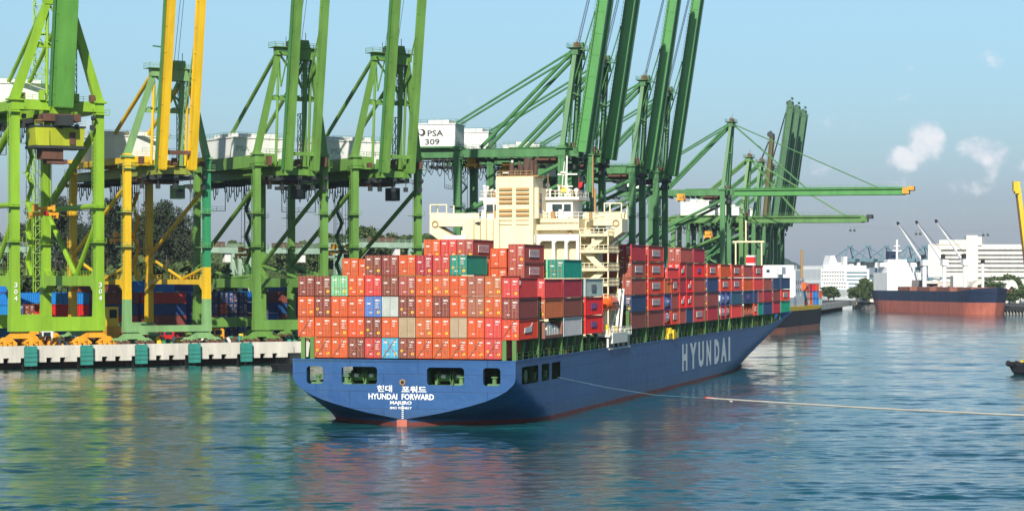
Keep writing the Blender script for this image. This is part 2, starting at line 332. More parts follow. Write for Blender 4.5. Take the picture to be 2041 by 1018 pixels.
# ---------------- ship-to-shore cranes ----------------
def sub(mb, *a, **k): return mb.build(*a, **k)
def crane(name, label, group, loc, rz, P):
    Z0 = ZQ; root = thing(name, label, 'crane', (loc.x, loc.y, Z0), rz, group); g = P.get
    W, G, lw = P['W'], P['G'], P['lw']; hw = W/2; c = P['col']; mb = lambda: MB(Z0); far = g('far', False)
    zs0, zs1, zp0, zp1, zg0, zg1, zl, za = P['z']; ya = g('ya', -2.5); yh = g('yh', -6); yb = g('yb', G+14); aw = g('aw', 8.0); tw = g('tw', 6.6)
    # legs
    for sx in (-1, 1):
        for y in (0, G):
            m = mb(); x = sx*hw; seg = (g('legseg') or {}).get((sx, y > 0)) or [(99, c)]; mats = []; z = zs1-.05
            zb = zp1+2.5
            for (zt, mc) in seg:
                zt = min(zt, zl); 
                if mc not in mats: mats.append(mc)
                mi = mats.index(mc)
                if z < zb < zt: cuts = [z, zb, zt]
                else: cuts = [z, zt]
                for a, b in zip(cuts, cuts[1:]):
                    wa = lw*(1.0+.22*max(0, (zb-a)/(zb-zs1))); wb = lw*(1.0+.22*max(0, (zb-b)/(zb-zs1)))
                    m.beam((x, y, a), (x, y, b), wa, lw*1.05, mi, (0, 1, 0), wb, lw*1.05)
                z = zt
            m.box(x-lw*.8, x+lw*.8, y-lw*.8, y+lw*.8, zl-.9, zl-.45, 0)
            if not far:
                m.rail((x-lw, y-lw, zl-3.4), (x+lw, y-lw, zl-3.4)); m.box(x-lw, x+lw, y-lw, y-lw*.5, zl-3.6, zl-3.4)
                m.rail((x-lw, y-lw, zl-3.4), (x-lw, y+lw, zl-3.4)); m.rail((x+lw, y-lw, zl-3.4), (x+lw, y+lw, zl-3.4))
                for k in range(int((zg0-zp1)/.9)): m.box(x-lw*.5-.55, x-lw*.5, y+.2, y+.27, zp1+k*.9, zp1+k*.9+.08, 0)  # ladder
                m.box(x+lw*.5, x+lw*.5+.14, y-.25, y+.1, zp1, zg0)
                for zq in (zp1+7.5, zp1+15.5):
                    if zq < zg0-3: m.box(x-lw*.5-1.3, x+lw*.5+.3, y-lw*.5-.9, y+lw*.5+.9, zq, zq+.12); m.rail((x-lw*.5-1.3, y-lw*.5-.9, zq), (x+lw*.5+.3, y-lw*.5-.9, zq), 1.1, 1.1)
                m.beam((x-lw*.5-.55, y+.2, zp1), (x-lw*.5-.55, y+.2, zg0), .08, .08, 0)
            lg = m.build('leg', mats, root)
            if g('num') and y == 0 and sx in (-1, 1):
                t = mb()
                for i, ch in enumerate(g('num')):
                    lettering(t, ch, (x-.4, -lw*.60-.06, 18.3-i*1.5), (1, 0, 0), (0, 0, 1), .8, 1.15)
                t.build('lettering', 'white', lg)
    for y in (0, G):
        m = mb(); m.box(-hw-lw*.62, hw+lw*.62, y-lw*.62, y+lw*.62, zs0, zs1); m.build('sill_beam', g('sillcol', c), root)
        for sx in (-1, 1):   # bogies
            m = mb(); bx = sx*(hw-1.2); oc = 0
            m.hexa([(bx-3.6, y-.7, zs0-1.6), (bx+3.6, y-.7, zs0-1.6), (bx+3.6, y+.7, zs0-1.6), (bx-3.6, y+.7, zs0-1.6), (bx-1.4, y-.6, zs0-.02), (bx+1.4, y-.6, zs0-.02), (bx+1.4, y+.6, zs0-.02), (bx-1.4, y+.6, zs0-.02)])
            for k in (-1, 1):
                xx = bx+k*3.0
                m.hexa([(xx-2.4, y-.8, ZQ+.65), (xx+2.4, y-.8, ZQ+.65), (xx+2.4, y+.8, ZQ+.65), (xx-2.4, y+.8, ZQ+.65), (xx-.8, y-.7, zs0-1.3), (xx+.8, y-.7, zs0-1.3), (xx+.8, y+.7, zs0-1.3), (xx-.8, y+.7, zs0-1.3)])
                for j in (-1.7, -.6, .6, 1.7): m.tube((xx+j, y-.95, ZQ+.5), (xx+j, y+.95, ZQ+.5), .5, 10, 1)
                for j in (-1.7, .6): m.tube((xx+j, y-1.25, ZQ+1.2), (xx+j, y-.8, ZQ+1.2), .33, 8, 0)
            m.build('bogie', [g('bogcol', c), 'rusty' if g('bogcol', c) != 'orange' else 'orange'], root)
    for sx in (-1, 1):       # side frames
        x = sx*hw; m = mb(); pc = g('pcol', c)
        m.box(x-lw*.45, x+lw*.45, lw*.52, G-lw*.52, zp0, zp1)
        for y, k in ((lw*.5, 1), (G-lw*.5, -1)):
            m.extr([(x-lw*.44, y, zp0-1.6), (x-lw*.44, y+k*2.4, zp0), (x-lw*.44, y, zp0)], (lw*.88, 0, 0)); m.extr([(x-lw*.44, y, zp1+1.6), (x-lw*.44, y+k*2.4, zp1), (x-lw*.44, y, zp1)], (lw*.88, 0, 0))
        m.rail((x, lw, zp1), (x, G-lw, zp1)); m.build('portal_beam', pc, root)
        zt = g('ztie', (zp1+zg0)/2); m = mb(); r = g('br', .55)
        m.tube((x, lw*.4, zg0-2.5), (x, G-lw*.4, zt), r, 10)
        if g('tie', False): m.tube((x, lw*.4, zt), (x, G-lw*.4, zt), r*.75, 8)
        if g('vee', True):
            m.tube((x, G-lw*.4, zt-.5), (x, G*.42, zp1+.2), r*.75, 8); m.tube((x, lw*.4, zt-3), (x, G*.40, zp1+.2), r*.7, 8)
        m.build('side_brace', g('brcol', c), root)
        m = mb(); m.box(x-lw*.5, x+lw*.5, lw*.55, G-lw*.55, zl-g('tbd', 3.2)-.9, zl-.95) ; m.build('side_beam', c, root)
    for y in (0, G):         # cross beams on leg tops
        m = mb(); tb = g('tbd', 3.2)
        if tw and y == 0:
            m.box(-hw+lw*.51, -tw/2-.9, y-lw*.48, y+lw*.48, zl-tb-.7, zl-.6); m.box(tw/2+.9, hw-lw*.51, y-lw*.48, y+lw*.48, zl-tb-.7, zl-.6)
            m.box(-hw+lw*.51, hw-lw*.51, y-lw*.3, y+lw*.3, zg1+.1, zg1+1.3)
        else: m.box(-hw+lw*.51, hw-lw*.51, y-lw*.48, y+lw*.48, zl-tb-.7, zl-.6)
        m.rail((-hw, y-lw*.45, zl-.6), (hw, y-lw*.45, zl-.6)); m.build('cross_beam', g('xcol', c), root)
    # girders
    bw, bd = g('bw', 1.7), g('bd', 2.4); gx = (-tw/2, tw/2) if tw else (0,)
    zgc = (zg0+zg1)/2
    for x in gx:
        m = mb(); m.box(x-bw/2, x+bw/2, yh+.6, yb, zg0, zg1)
        if not far:
            m.rail((x+(bw/2+.9)*(1 if x >= 0 else -1), yh+2, zg1), (x+(bw/2+.9)*(1 if x >= 0 else -1), yb, zg1)); m.box(x-bw/2-1, x+bw/2+1, yh+2, yb, zg1-.15, zg1-.05)
        m.build('main_girder', g('gircol', c), root)
    m = mb()
    for k in range(5):
        y = yh+3+k*(yb-yh-4)/4; m.box(-tw/2+bw/2, tw/2-bw/2, y-.4, y+.4, zg0+.2, zg1-.4)
        for j in range(3): m.box(-tw/2-bw/2-.7, tw/2+bw/2+.7, y+1+j*2.2, y+1.35+j*2.2, zg0-1.1, zg0-.15, 1)
    m.build('girder_tie', [g('gircol', c), 'dark'], root)
    for k in range(5 if not far else 2):
        r_ = random.Random(k*7+int(loc.x)); x = -hw*.8+k*hw*.4; m = mb(); y = yh+1+r_.uniform(0, 2.5)
        m.box(x-.5, x+.6, y, y+1.1, zg1+.1, zg1+1.1+r_.random()*1.4); m.build('hinge_box', [c if k % 2 else 'rusty'], root); m = mb(); m.tube((x-.3, y-.4, zg0-.6), (x+.5, y-.4, zg0-.6), .55, 10, 1); m.beam((x, y, zg0-.5), (x, y, zg0-2.2-r_.random()), .14, .14, 1); m.beam((x, y-.4, zg0-.6), (x, y, zg0-.6), .2, .2, 1); m.box(x-.5, x+.5, y-.2, y+.4, zg0-3.3, zg0-2.2, 1)
        m.build('hinge_gear', [c if k % 2 else 'rusty', 'dark'], root)
    # festoon cables hanging at the back of the girder
    m = mb(); xf = tw/2+bw/2+.8
    for sgn in ((-1, 1) if not far else (-1,)):
        m.beam((sgn*xf, yb-20, zg0-.6), (sgn*xf, yb+1, zg0-.6), .18, .25)
        for k in range(12):
            y = yb-18+k*1.55; h = 3.6+1.4*math.sin(k*2.1)
            m.path([(sgn*xf, y, zg0-.7), (sgn*xf, y+.2, zg0-h*.8), (sgn*xf, y+.75, zg0-h), (sgn*xf, y+1.3, zg0-h*.8), (sgn*xf, y+1.5, zg0-.7)], .11, 5)
    m.beam((-xf, yb, zg0-7), (xf, yb, zg0-7), .15, .15); m.beam((-xf, yb, zg0-7), (-xf, yb, zg0), .15, .15); m.beam((xf, yb, zg0-7), (xf, yb, zg0), .15, .15)
    m.rail((-xf, yb, zg0-7), (xf, yb, zg0-7)); m.build('festoon', 'dark', root)
    # boom
    L = P['L']; lean = g('lean'); bc = g('bcol', c)
    d = Vector((0, -math.sin(R(lean)), math.cos(R(lean)))) if lean is not None else Vector((0, -1, 0))
    nrm = Vector((0, d.z, -d.y)) if lean is not None else Vector((0, 0, 1))    # towards the top side of the boom
    h = Vector((0, yh, zgc)); m_up = tuple(nrm)
    for i, x in enumerate(gx):
        m = mb(); a = h+Vector((x, 0, 0)); b = a+d*L
        m.beam(a, b, bw, bd, 0, nrm); 
        m.beam(a+nrm*(bd/2)+d*.2, b+nrm*(bd/2), bw+.5, .12, 0, nrm); m.beam(a-nrm*(bd/2)+d*.2, b-nrm*(bd/2), bw+.3, .14, 1, nrm)
        for k in range(int(L/6)): q = a+d*(3+k*6); m.beam(q-nrm*bd*.48, q+nrm*bd*.48, bw+.22, .16, 0, d)
        m.build('boom_girder', [bc, bc], root)
    m = mb()
    for k in range(int(L/11)+1):
        if lean is not None and k == int(L/11) and m.v: m.build('boom_tie', [g('tiecol', bc)], root); m = mb()
        q = h+d*(4+k*11)
        if q.z > 0 and tw and k in (0, int(L/11)) or (lean is None and tw): m.beam(q+Vector((-tw/2+bw/2, 0, 0)), q+Vector((tw/2-bw/2, 0, 0)), .7, .9)
        if k < int(L/11) and tw and lean is None: m.beam(q+Vector((-tw/2+bw/2, 0, 0)), q+d*11+Vector((tw/2-bw/2, 0, 0)), .25, .25)
    if m.v and lean is not None: m.build('boom_tie', [g('tiecol', bc)], root); m = mb()
    q = h+d*L; m.beam(q+Vector((-tw/2-bw/2-.3, 0, 0)), q+Vector((tw/2+bw/2+.3, 0, 0)), 1.6, bd*1.05); m.build('boom_tie', [g('tiecol', bc)], root)
    m = mb(); xs = gx[0]-bw/2-.55     # side walkway / ladder on the boom
    a = h+Vector((xs, 0, 0))+nrm*bd*.3; m.beam(a, a+d*L, .07, .07); m.beam(a+nrm*.9, a+nrm*.9+d*L, .07, .07); m.beam(a-Vector((.1, 0, 0)), a-Vector((.1, 0, 0))+d*L, .7, .08)
    for k in range(int(L/1.2)): q = a+d*k*1.2; m.beam(q, q+nrm*1.0, .09, .09)
    if lean is not None and not far:
        q = h+d*28+nrm*(bd*.5); m.beam(q+Vector((xs, 0, 0)), q+nrm*5.5+Vector((xs, 0, 0)), .25, .35)
    m.build('boom_walkway', 'dkgreen' if lean is not None and not far else bc, root)
    m = mb(); q = h+d*(L+.4)          # tip platform and sheaves
    if lean is None:
        m.box(-tw/2-1.5, tw/2+1.5, q.y-2.2, q.y+.4, q.z-1.2, q.z+1.2); m.box(-tw/2-1.9, tw/2+1.9, q.y-4.2, q.y-1.8, q.z+.2, q.z+1.8, 1); m.build('boom_tip', ['orange', 'orange'] if g('tip') else [bc, 'dark'], root)
        m = mb(); m.rail((-tw/2-1.4, yh, zg1+.2), (-tw/2-1.4, yh-L, zg1+.2), 1.2, 3.0); m.build('boom_railing', bc, root)
    else:
        for x in gx: m.tube(q+Vector((x-.5, 0, 0))+nrm*.8, q+Vector((x+.5, 0, 0))+nrm*.8, 1.3, 10)
        m.beam(q-d*1.2-nrm*.9, q+d*1.6+nrm*1.2, 1.2, 1.0); m.build('boom_tip', ['dark'], root)
    # apex frame
    ac = g('acol', c); xa = aw/2; A = lambda sx: Vector((sx*xa, ya, za))
    ar = g('ar', .75)
    for sx in (-1, 1):
        m = mb(); m.beam((sx*hw, 0, zl-.5), A(sx)-Vector((0, 0, .6)), ar*2, ar*1.8, 0, (0, 1, 0), ar*1.5, ar*1.5)
        m.build('apex_leg', (g('aleg') or {}).get(sx, ac), root)
        m = mb(); m.tube(A(sx)+Vector((0, .6, -.5)), (sx*xa*1.0, g('ybs', G), zg1+.3), g('bsr', .5), 8)
        if g('bs2'): m.tube(A(sx)+Vector((0, .2, 0)), (sx*xa*.7, g('bs2'), zg1+6.2), .32, 8)
        m.build('backstay', g('bscol', ac), root)
        m = mb(); m.tube(A(sx)-Vector((0, 0, .5)), (sx*xa, ya*.3, zg1+.2), .35, 8); m.tube((sx*xa, ya*.4, zg1+.2), (sx*xa, G*.55, zg1+.2), .2, 6); m.build('apex_post', g('bscol', ac), root)
    m = mb(); m.box(-xa-1.0, xa+1.0, ya-.9, ya+.9, za-1.5, za+.3); m.box(-xa-1.8, xa+1.8, ya-1.8, ya+2.2, za+.31, za+.45)
    m.rail((-xa-1.7, ya-1.7, za+.45), (xa+1.7, ya-1.7, za+.45)); m.rail((-xa-1.7, ya+2.1, za+.45), (xa+1.7, ya+2.1, za+.45)); m.rail((xa+1.7, ya-1.7, za+.45), (xa+1.7, ya+2.1, za+.45)); m.rail((-xa-1.7, ya-1.7, za+.45), (-xa-1.7, ya+2.1, za+.45))
    m.build('apex_beam', ac, root)
    m = mb()
    for x in (-1.6, -.5, .6, 1.7): m.tube((x-.2, ya, za+1.3), (x+.2, ya, za+1.3), .9, 10)
    m.box(-2.2, 2.4, ya-.3, ya+.3, za+.4, za+1.9); m.beam((2.8, ya, za), (2.8, ya, za+4.2), .12, .12); m.beam((-2.4, ya, za), (-2.4, ya, za+3.0), .1, .1); m.build('rope_sheave', ['dark' if not g('redhead') else 'rusty'], root)
    m = mb(); zc = zl+(za-zl)*.52; xm = hw+(xa-hw)*.52
    m.beam((-xm, ya*.52, zc), (xm, ya*.52, zc), .9, 1.0)
    for k in range(1, 7): m.box(-xm+k*xm*2/7, -xm+k*xm*2/7+.3, ya*.52-1.2, ya*.52+1.2, zc+.5, zc+.8)
    m.tube((-xa, ya, za-1), (xm*.7, ya*.52, zc), .28, 8); m.tube((xa, ya, za-1.), (xm*.1, ya*.75, (za+zc)/2), .22, 6)
    m.beam((xa*.72, ya*.3, zg1), (xa*.62, ya, za-2), .95, .95)
    if not far:
        m.hexa([(-xa*.1, ya-1.5, za-2.4), (xa*.95, ya-1.5, za-2.4), (xa*.95, ya+1.6, za-2.4), (-xa*.1, ya+1.6, za-2.4), (xa*.05, ya-1.3, za+2.3), (xa*.7, ya-1.3, za+2.3), (xa*.7, ya+1.4, za+2.3), (xa*.05, ya+1.4, za+2.3)]); m.beam((xa*.5, ya, za-1.5), (-xa*.3, ya*.6, za-9), .5, .5); m.beam((-xa*.3, ya, za-1.5), (xa*.5, ya*.6, za-9), .4, .4)
        m.lattice((xa*.72, ya*.6, zc), (xa*.6, ya, za-1.5), 1.3, 6, .14)
        m.lattice((hw*.42, 1.5, zg1), (hw*.42, 1.5, zg1+13), 1.6, 5, .16)
        m.rail((-hw*.6, .5, zg1+6), (hw*.5, .5, zg1+6)); m.rail((-hw*.6, .5, zg1+3), (hw*.5, .5, zg1+3))
    m.build('apex_crosstie', ac, root)
    # ropes and stays
    m = mb()
    if lean is None:
        for fr, r in ((.43, .22), (.86, .24)):
            for x in gx: m.tube(A(1 if x > 0 else -1), h+d*L*fr+Vector((x, 0, 1.3)), r, 6)
        m.build('forestay', ac, root)
    else:
        for x in (-1.8, -.9, .7, 1.6): m.tube((x, ya, za+1.5), h+d*(L*.93)+nrm*(bd*.5+.6)+Vector((x*.8, 0, 0)), .06 if not far else .1, 4)
        m.build('hoist_rope', 'rope', root)
        m = mb()
        for x in gx:
            sxx = -1 if x < 0 else 1; t = h+d*(L*.5)+nrm*(bd*.5+.3)+Vector((x, 0, 0)); k_ = h+d*(L*.25)+nrm*(bd*.5+3.2)+Vector((x, 0, 0))
            m.tube(A(sxx), Vector((x, ya+.5, za-9)), .2, 6); m.tube(Vector((x, ya+.5, za-9)), t, .2, 6)
        m.build('forestay', ac, root)
    # machinery house
    H = g('house')
    if H:
        x0, x1, y0, y1, z0, z1 = H; m = mb(); m.box(x0, x1, y0, y1, z0, z1); m.box(x0-.25, x1+.25, y0-.25, y1+.25, z1+.002, z1+.3); m.box(x0+1, x1-3, y0+2, y1-4, z1+.3, z1+1.3)
        ho = m.build('machinery_house', 'offwhite' if not g('hcol') else g('hcol'), root)
        m = mb(); m.box(x0-.5, x1+.5, y0-.5, y1+.5, z0-.5, z0-.02); m.rail((x0-.4, y0-.45, z0), (x1+.4, y0-.45, z0)); m.rail((x0-.4, y0-.4, z1+.3), (x1+.4, y0-.4, z1+.3)); m.rail((x0-.4, y0-.4, z1+.3), (x0-.4, y1, z1+.3)); m.build('house_platform', c, root)
        if g('htext'):
            m = mb(); zz = z1-3.0
            for (s, yy, z_, w_, h_) in g('htext'): lettering(m, s, (x0-.04, yy, z_), (0, -1, 0), (0, 0, 1), w_, h_, 0)
            m.build('lettering', 'bmark' if not g('htcol') else g('htcol'), ho)
            m = mb(); m.tube((x0-.08, y1-2.4, z1-2.2), (x0-.02, y1-2.4, z1-2.2), 1.0, 16, 0); m.tube((x0-.12, y1-2.1, z1-2.1), (x0-.03, y1-2.1, z1-2.1), .6, 16, 1); m.beam((x0-.1, y1-1.4, z1-1.4), (x0-.1, y1-.2, z1-.6), .1, .35, 0); m.build('emblem', ['dark', 'offwhite'], ho)
        if g('htextf'):
            m = mb(); lettering(m, g('htextf'), (x0+1.2, y0-.04, z1-3.2), (1, 0, 0), (0, 0, 1), 3.6, 1.3); m.build('lettering', 'ltgreen', ho)
    # trolley and cab
    yt = g('yt', 6); m = mb(); m.box(-tw/2-.6, tw/2+.6, yt-3, yt+3, zg0-1.7, zg0-.4); m.box(-tw/2+.2, tw/2-.2, yt-2, yt+2, zg0-.35, zg0+.6)
    m.rail((-tw/2-.6, yt-3, zg0-.4), (tw/2+.6, yt-3, zg0-.4)); m.build('trolley', 'rusty', root)
    m = mb(); cx = tw/2+1.4; m.box(cx-1.3, cx+1.3, yt-1.5, yt+1.5, zg0-5.2, zg0-2.0); m.box(cx-1.1, cx+1.1, yt-1.56, yt-1.51, zg0-4.8, zg0-3.0, 1); m.beam((cx, yt, zg0-2), (cx, yt, zg0-.6), .4, .4); m.build('operator_cab', [g('cabcol', 'offwhite'), 'glass'], root)
    # zigzag access stair behind right-hand rear leg
    if not far:
        m = mb(); x = hw-lw*1.6; z = zp1; k = 0
        while z < zg0-3.5:
            y0, y1 = (G+1.2, G+4.6) if k % 2 == 0 else (G+4.6, G+1.2)
            m.beam((x, y0, z), (x, y1, z+3.6), .9, .25); m.box(x-1, x+1, min(y1, y1+.9), max(y1, y1+.9), z+3.5, z+3.62); m.rail((x+.5, y0, z), (x+.5, y1, z+3.6), 1.0, 1.2); z += 3.6; k += 1
        m.beam((x, G+1.1, zp1), (x, G+1.1, zg0), .12, .12); m.beam((x, G+5.2, zp1), (x, G+5.2, zg0), .12, .12); m.build('access_stair', 'dkgreen' if c == 'green' else c, root)
    if g('extra'): g('extra')(root, mb)
    return root

def hang(px, py, Z, top, w, col='orange', lab='', rz=0.0, d=2.4):
    p = at(px, py, Z); t = thing('spreader', lab, 'spreader', (p.x, p.y, p.z-1.0), rz, 'orange spreaders hanging from cranes'); m = MB()
    for y in (-d/2, d/2): m.box(-w/2, w/2, y-.18, y+.18, -.3, .3)
    for x in (-w/2, -w*.2, w*.2, w/2): m.box(x-.3, x+.3, -d/2-.3, d/2+.3, -.45, .35)
    for x in (-w/2, w/2):
        for y in (-d/2, d/2): m.box(x-.25, x+.25, y-.25, y+.25, -1.0, -.45)
    m.build('spreader_frame', col, t)
    m = MB(); m.box(-w*.36, w*.36, -d*.42, d*.42, 1.0, 1.7); m.box(-w*.1, w*.1, -.5, .5, .35, 1.0); m.box(-w*.42, -w*.34, -d*.5, d*.5, .6, 2.1); m.box(w*.34, w*.42, -d*.5, d*.5, .6, 2.1); m.build('headblock', col, t)
    m = MB()
    for x in (-w*.3, w*.3):
        for y in (-.9, .9): m.tube((x, y, 1.7), (x*.9, y, top-p.z), .06, 4)
    m.build('hoist_rope', 'rope', t)
    m = MB(); m.tube((0, -d*.5-.1, .1), (0, -d*.5-.5, .1), .55, 10); m.build('sheave', 'redp', t)

def q1c(t): return Q1+G1*3+U1*t
# 1: lime crane at the left
def lime_extra(root, mb):
    m = mb(); m.hexa([(-5.5, -2, 50.5), (5.6, -2, 50.5), (5.6, 4, 50.5), (-5.5, 4, 50.5), (-5.9, -2.2, 54.6), (5.9, -2.2, 54.6), (5.9, 4.2, 54.6), (-5.9, 4.2, 54.6)]); m.box(-5.4, -2.6, -2.5, -2.1, 50.4, 54.0, 0); m.box(-6.1, 6.1, -2.4, 4.4, 54.62, 55.0, 1); m.box(-6, 6, -2.4, 4.4, 49.8, 50.45, 1)
    m.box(2.2, 3.6, -2.35, -2.2, 50.8, 53.6, 2); m.rail((-6, -2.4, 55), (6, -2.4, 55)); m.build('trolley_house', ['olivey', 'dark', 'rusty'], root)
    m = mb(); m.box(-4.2, 4.5, -3.5, 4, 55.9, 57.6); m.box(-1.6, 2, -5.6, -1, 54.9, 57.2, 1); m.build('trolley_frame', ['rusty', 'dark'], root)
    m = mb(); m.box(-3.9, 1, -1.5, 2.5, 47.4, 49.7); m.box(-2.6, 2.2, -1.0, 2.0, 46.4, 47.4); m.build('headblock', ['rusty'], root)
M_['olivey'] = ('trolley_house_paint', (.42, .46, .02), .5, .2, .12)
crane('gantry_crane', 'bright lime green quay crane with one broad raised boom, nearest the left edge', 'quay cranes with raised booms', q1c(7.5), A1, dict(
    W=20, G=36, lw=1.95, z=(8.4, 11.6, 18.6, 21.0, 57.6, 60.6, 61.4, 84), L=62, lean=8, tw=0, bw=3.9, bd=3.2, aw=5, ya=-1, yh=-3.5, yb=44, col='lime', bcol='boomgreen', ar=1.0, tbd=2.2, ztie=37, tie=True, br=.85,
    bogcol='orange', num='304', house=(-9, 9, 26, 40, 61.2, 66.5), ybs=36, brcol='lime', extra=lime_extra, yt=1, cabcol='lime', hcol='white'))
# 2: yellow crane
crane('gantry_crane', 'yellow quay crane with green patches and two raised yellow boom girders', 'quay cranes with raised booms', q1c(34.35), A1, dict(
    W=19.9, G=36, lw=1.55, z=(7.9, 9.4, 18.9, 20.1, 44.4, 46.6, 49.3, 68.7), L=72, lean=8, tw=7.4, bw=1.3, bd=1.9, aw=8.5, col='yellow', sillcol='pale', bogcol='pale', pcol='yellow', bcol='yellow', acol='pale', bscol='yellow', tbd=1.4,
    aleg={-1: 'pale', 1: 'pale'}, legseg={(-1, False): [(15.5, 'pale'), (99, 'yellow')], (1, False): [(15.5, 'pale'), (23, 'yellow'), (99, 'sea')], (1, True): [(99, 'yellow')], (-1, True): [(99, 'yellow')]},
    gircol='olive', ztie=26, vee=True, br=.5, house=(-8.5, 8.5, 20, 36, 48, 54.5), tiecol='rusty', ybs=38, cabcol='pale'))
G3 = dict(W=17.9, G=36, lw=1.5, z=(8.0, 10.4, 18.1, 20.3, 44.9, 47.2, 50.8, 75.2), L=72, lean=8, tw=7.0, bw=1.25, bd=1.7, aw=8.6, col='green', ztie=24, br=.55, house=(-7, 9.5, 19, 36, 48.8, 55), tbd=3.0, ybs=38, bscol='green', htextf='PSA', redhead=False, cabcol='dark')
crane('gantry_crane', 'light green quay crane with two raised boom girders, right beside the yellow crane', 'quay cranes with raised booms', q1c(66.2), A1, G3)
crane('gantry_crane', 'light green quay crane with raised booms standing behind the ship stern containers', 'quay cranes with raised booms', q1c(92.3), A1, dict(G3, W=17.6))
hang(87, 418, 528, 55, 5.6, 'orange', 'orange spreader hanging under the lime green crane', A1, 2.6)
hang(247, 470, 560, 44.5, 5.8, 'orange', 'dim orange spreader hanging behind the yellow crane left leg', A1)
hang(497, 500, 590, 44.5, 6.4, 'orange', 'orange spreader hanging low left of the third crane leg', A1)
hang(680, 494, 600, 44.5, 6.0, 'orange', 'orange spreader hanging left of the fourth crane, above the container roofs', A1)
# lattice mast at the far left
t = thing('lattice_mast', 'tall thin green lattice mast rising behind the lime green crane', 'mast', (at(80, 500, 600).x, 600, ZQ)); m = MB(ZQ); m.lattice((0, 0, ZQ), (0, 0, 100), 3.0, 26, .22)
for z in (40, 55, 70, 85): m.box(-2.4, 2.4, -2, 2, z, z+.2)
m.build('mast_lattice', 'lime', t); m = MB(ZQ); m.tube((-1, 0, 80), (-40, 30, 44), .08, 4); m.tube((-1, 0, 76), (-40, 34, 41), .08, 4); m.build('guy_wire', 'rope', t)

# 5-8: deep green cranes, booms raised, on the far quay
C5 = dict(W=18, G=29.7, lw=1.9, z=(8.0, 10.5, 22, 24.5, 54, 56.4, 56.8, 83.6), L=78, lean=8.5, tw=6.2, bw=1.5, bd=2.9, aw=7, col='dkgreen', bcol='far_boom', ya=-2.5, yh=-4.0, yb=45, house=(-5, 5, 31.5, 43.5, 57.2, 63.3),
          ybs=24.5, bs2=34, ztie=38, br=.6, tbd=2.2, bsr=.55, redhead=True, htext=[('PSA', 39.5, 60.0, 4.6, 1.7), ('309', 40.2, 57.6, 4.2, 1.7)], htcol='dark')
M_['midgreen'] = ('mid_crane_green_paint', (.095, .23, .055), .5, .25, .3)
M_['duskgreen'] = ('dusky_green_paint', (.045, .14, .055), .55, .3, .3)
M_['olivedk'] = ('dark_olive_paint', (.10, .09, .02), .6, .4, .4)
M_['far_boom'] = ('far_boom_green_paint', (.07, .27, .06), .45, .15, .08)
for i, (Z, lab, P) in enumerate((
    (620, 'deep green quay crane with PSA 309 on its white machinery house, boom raised', C5),
    (657, 'deep green raised-boom crane just right of the PSA 309 crane', dict(C5, htext=None)),
    (723, 'deep green raised-boom crane above the forward containers, third of the deep green row', dict(C5, htext=None)),
    (766, 'deep green crane with the rightmost of the cut-off tall raised booms', dict(C5, htext=None)))):
    tt = (Z-620)/.972; c = q2(tt+9); crane('gantry_crane', lab, 'quay cranes with raised booms', c, A2, P)
c = q2((920-620)/.972+9)
crane('gantry_crane', 'deep green crane with its long boom lowered level over the water, orange tip', 'quay cranes with lowered booms', c, A2, dict(C5, L=68, lean=None, htext=None, tip=True, far=True))
TB = dict(C5, W=17, lw=1.7, z=(8, 10.5, 18, 20, 44, 46.8, 47.2, 72), L=52, far=True, house=(-5, 5, 12, 27, 47.4, 53), yb=36, ybs=28, bs2=None, htext=None, ztie=30, lean=None)
crane('gantry_crane', 'green crane behind with the shorter and lower of the two level booms', 'quay cranes with lowered booms', q2((974-620)/.972+9), A2, dict(TB, L=47, col='midgreen', bcol='midgreen'))
crane('gantry_crane', 'rusty yellow and black crane with a short raised boom, left of the three far booms', 'far quay cranes with raised booms', q2((1014-620)/.972+9), A2, dict(TB, L=39, lean=5, col='dkgreen', bcol='olivedk', tiecol='dark', bw=.8, bd=1.6, tw=5))
for Z, lab in ((1050, 'leftmost and tallest of the three far raised green booms'), (1078, 'middle one of the three far raised green booms'), (1106, 'rightmost of the three far raised green booms')):
    crane('gantry_crane', 'far green quay crane, '+lab, 'far quay cranes with raised booms', q2((Z-620)/.972+9), A2, dict(TB, L=56, lean=8, bcol='duskgreen'))
for (px, py, Z, col, lab) in ((943, 322, 632, 'orange', 'orange spreader above the funnel left side, under the PSA 309 crane'), (1012, 332, 640, 'orange', 'orange yellow spreader just above the ship funnel'),
                      (1357, 392, 900, 'orange', 'small orange spreader left of the level boom crane'), (1412, 466, 930, 'orange', 'small orange spreader above the forward containers'), (1600, 372, 905, 'orange', None)):
    if lab: hang(px, py, Z, 52 if Z < 925 else 44, 5.0, col, lab, A2)
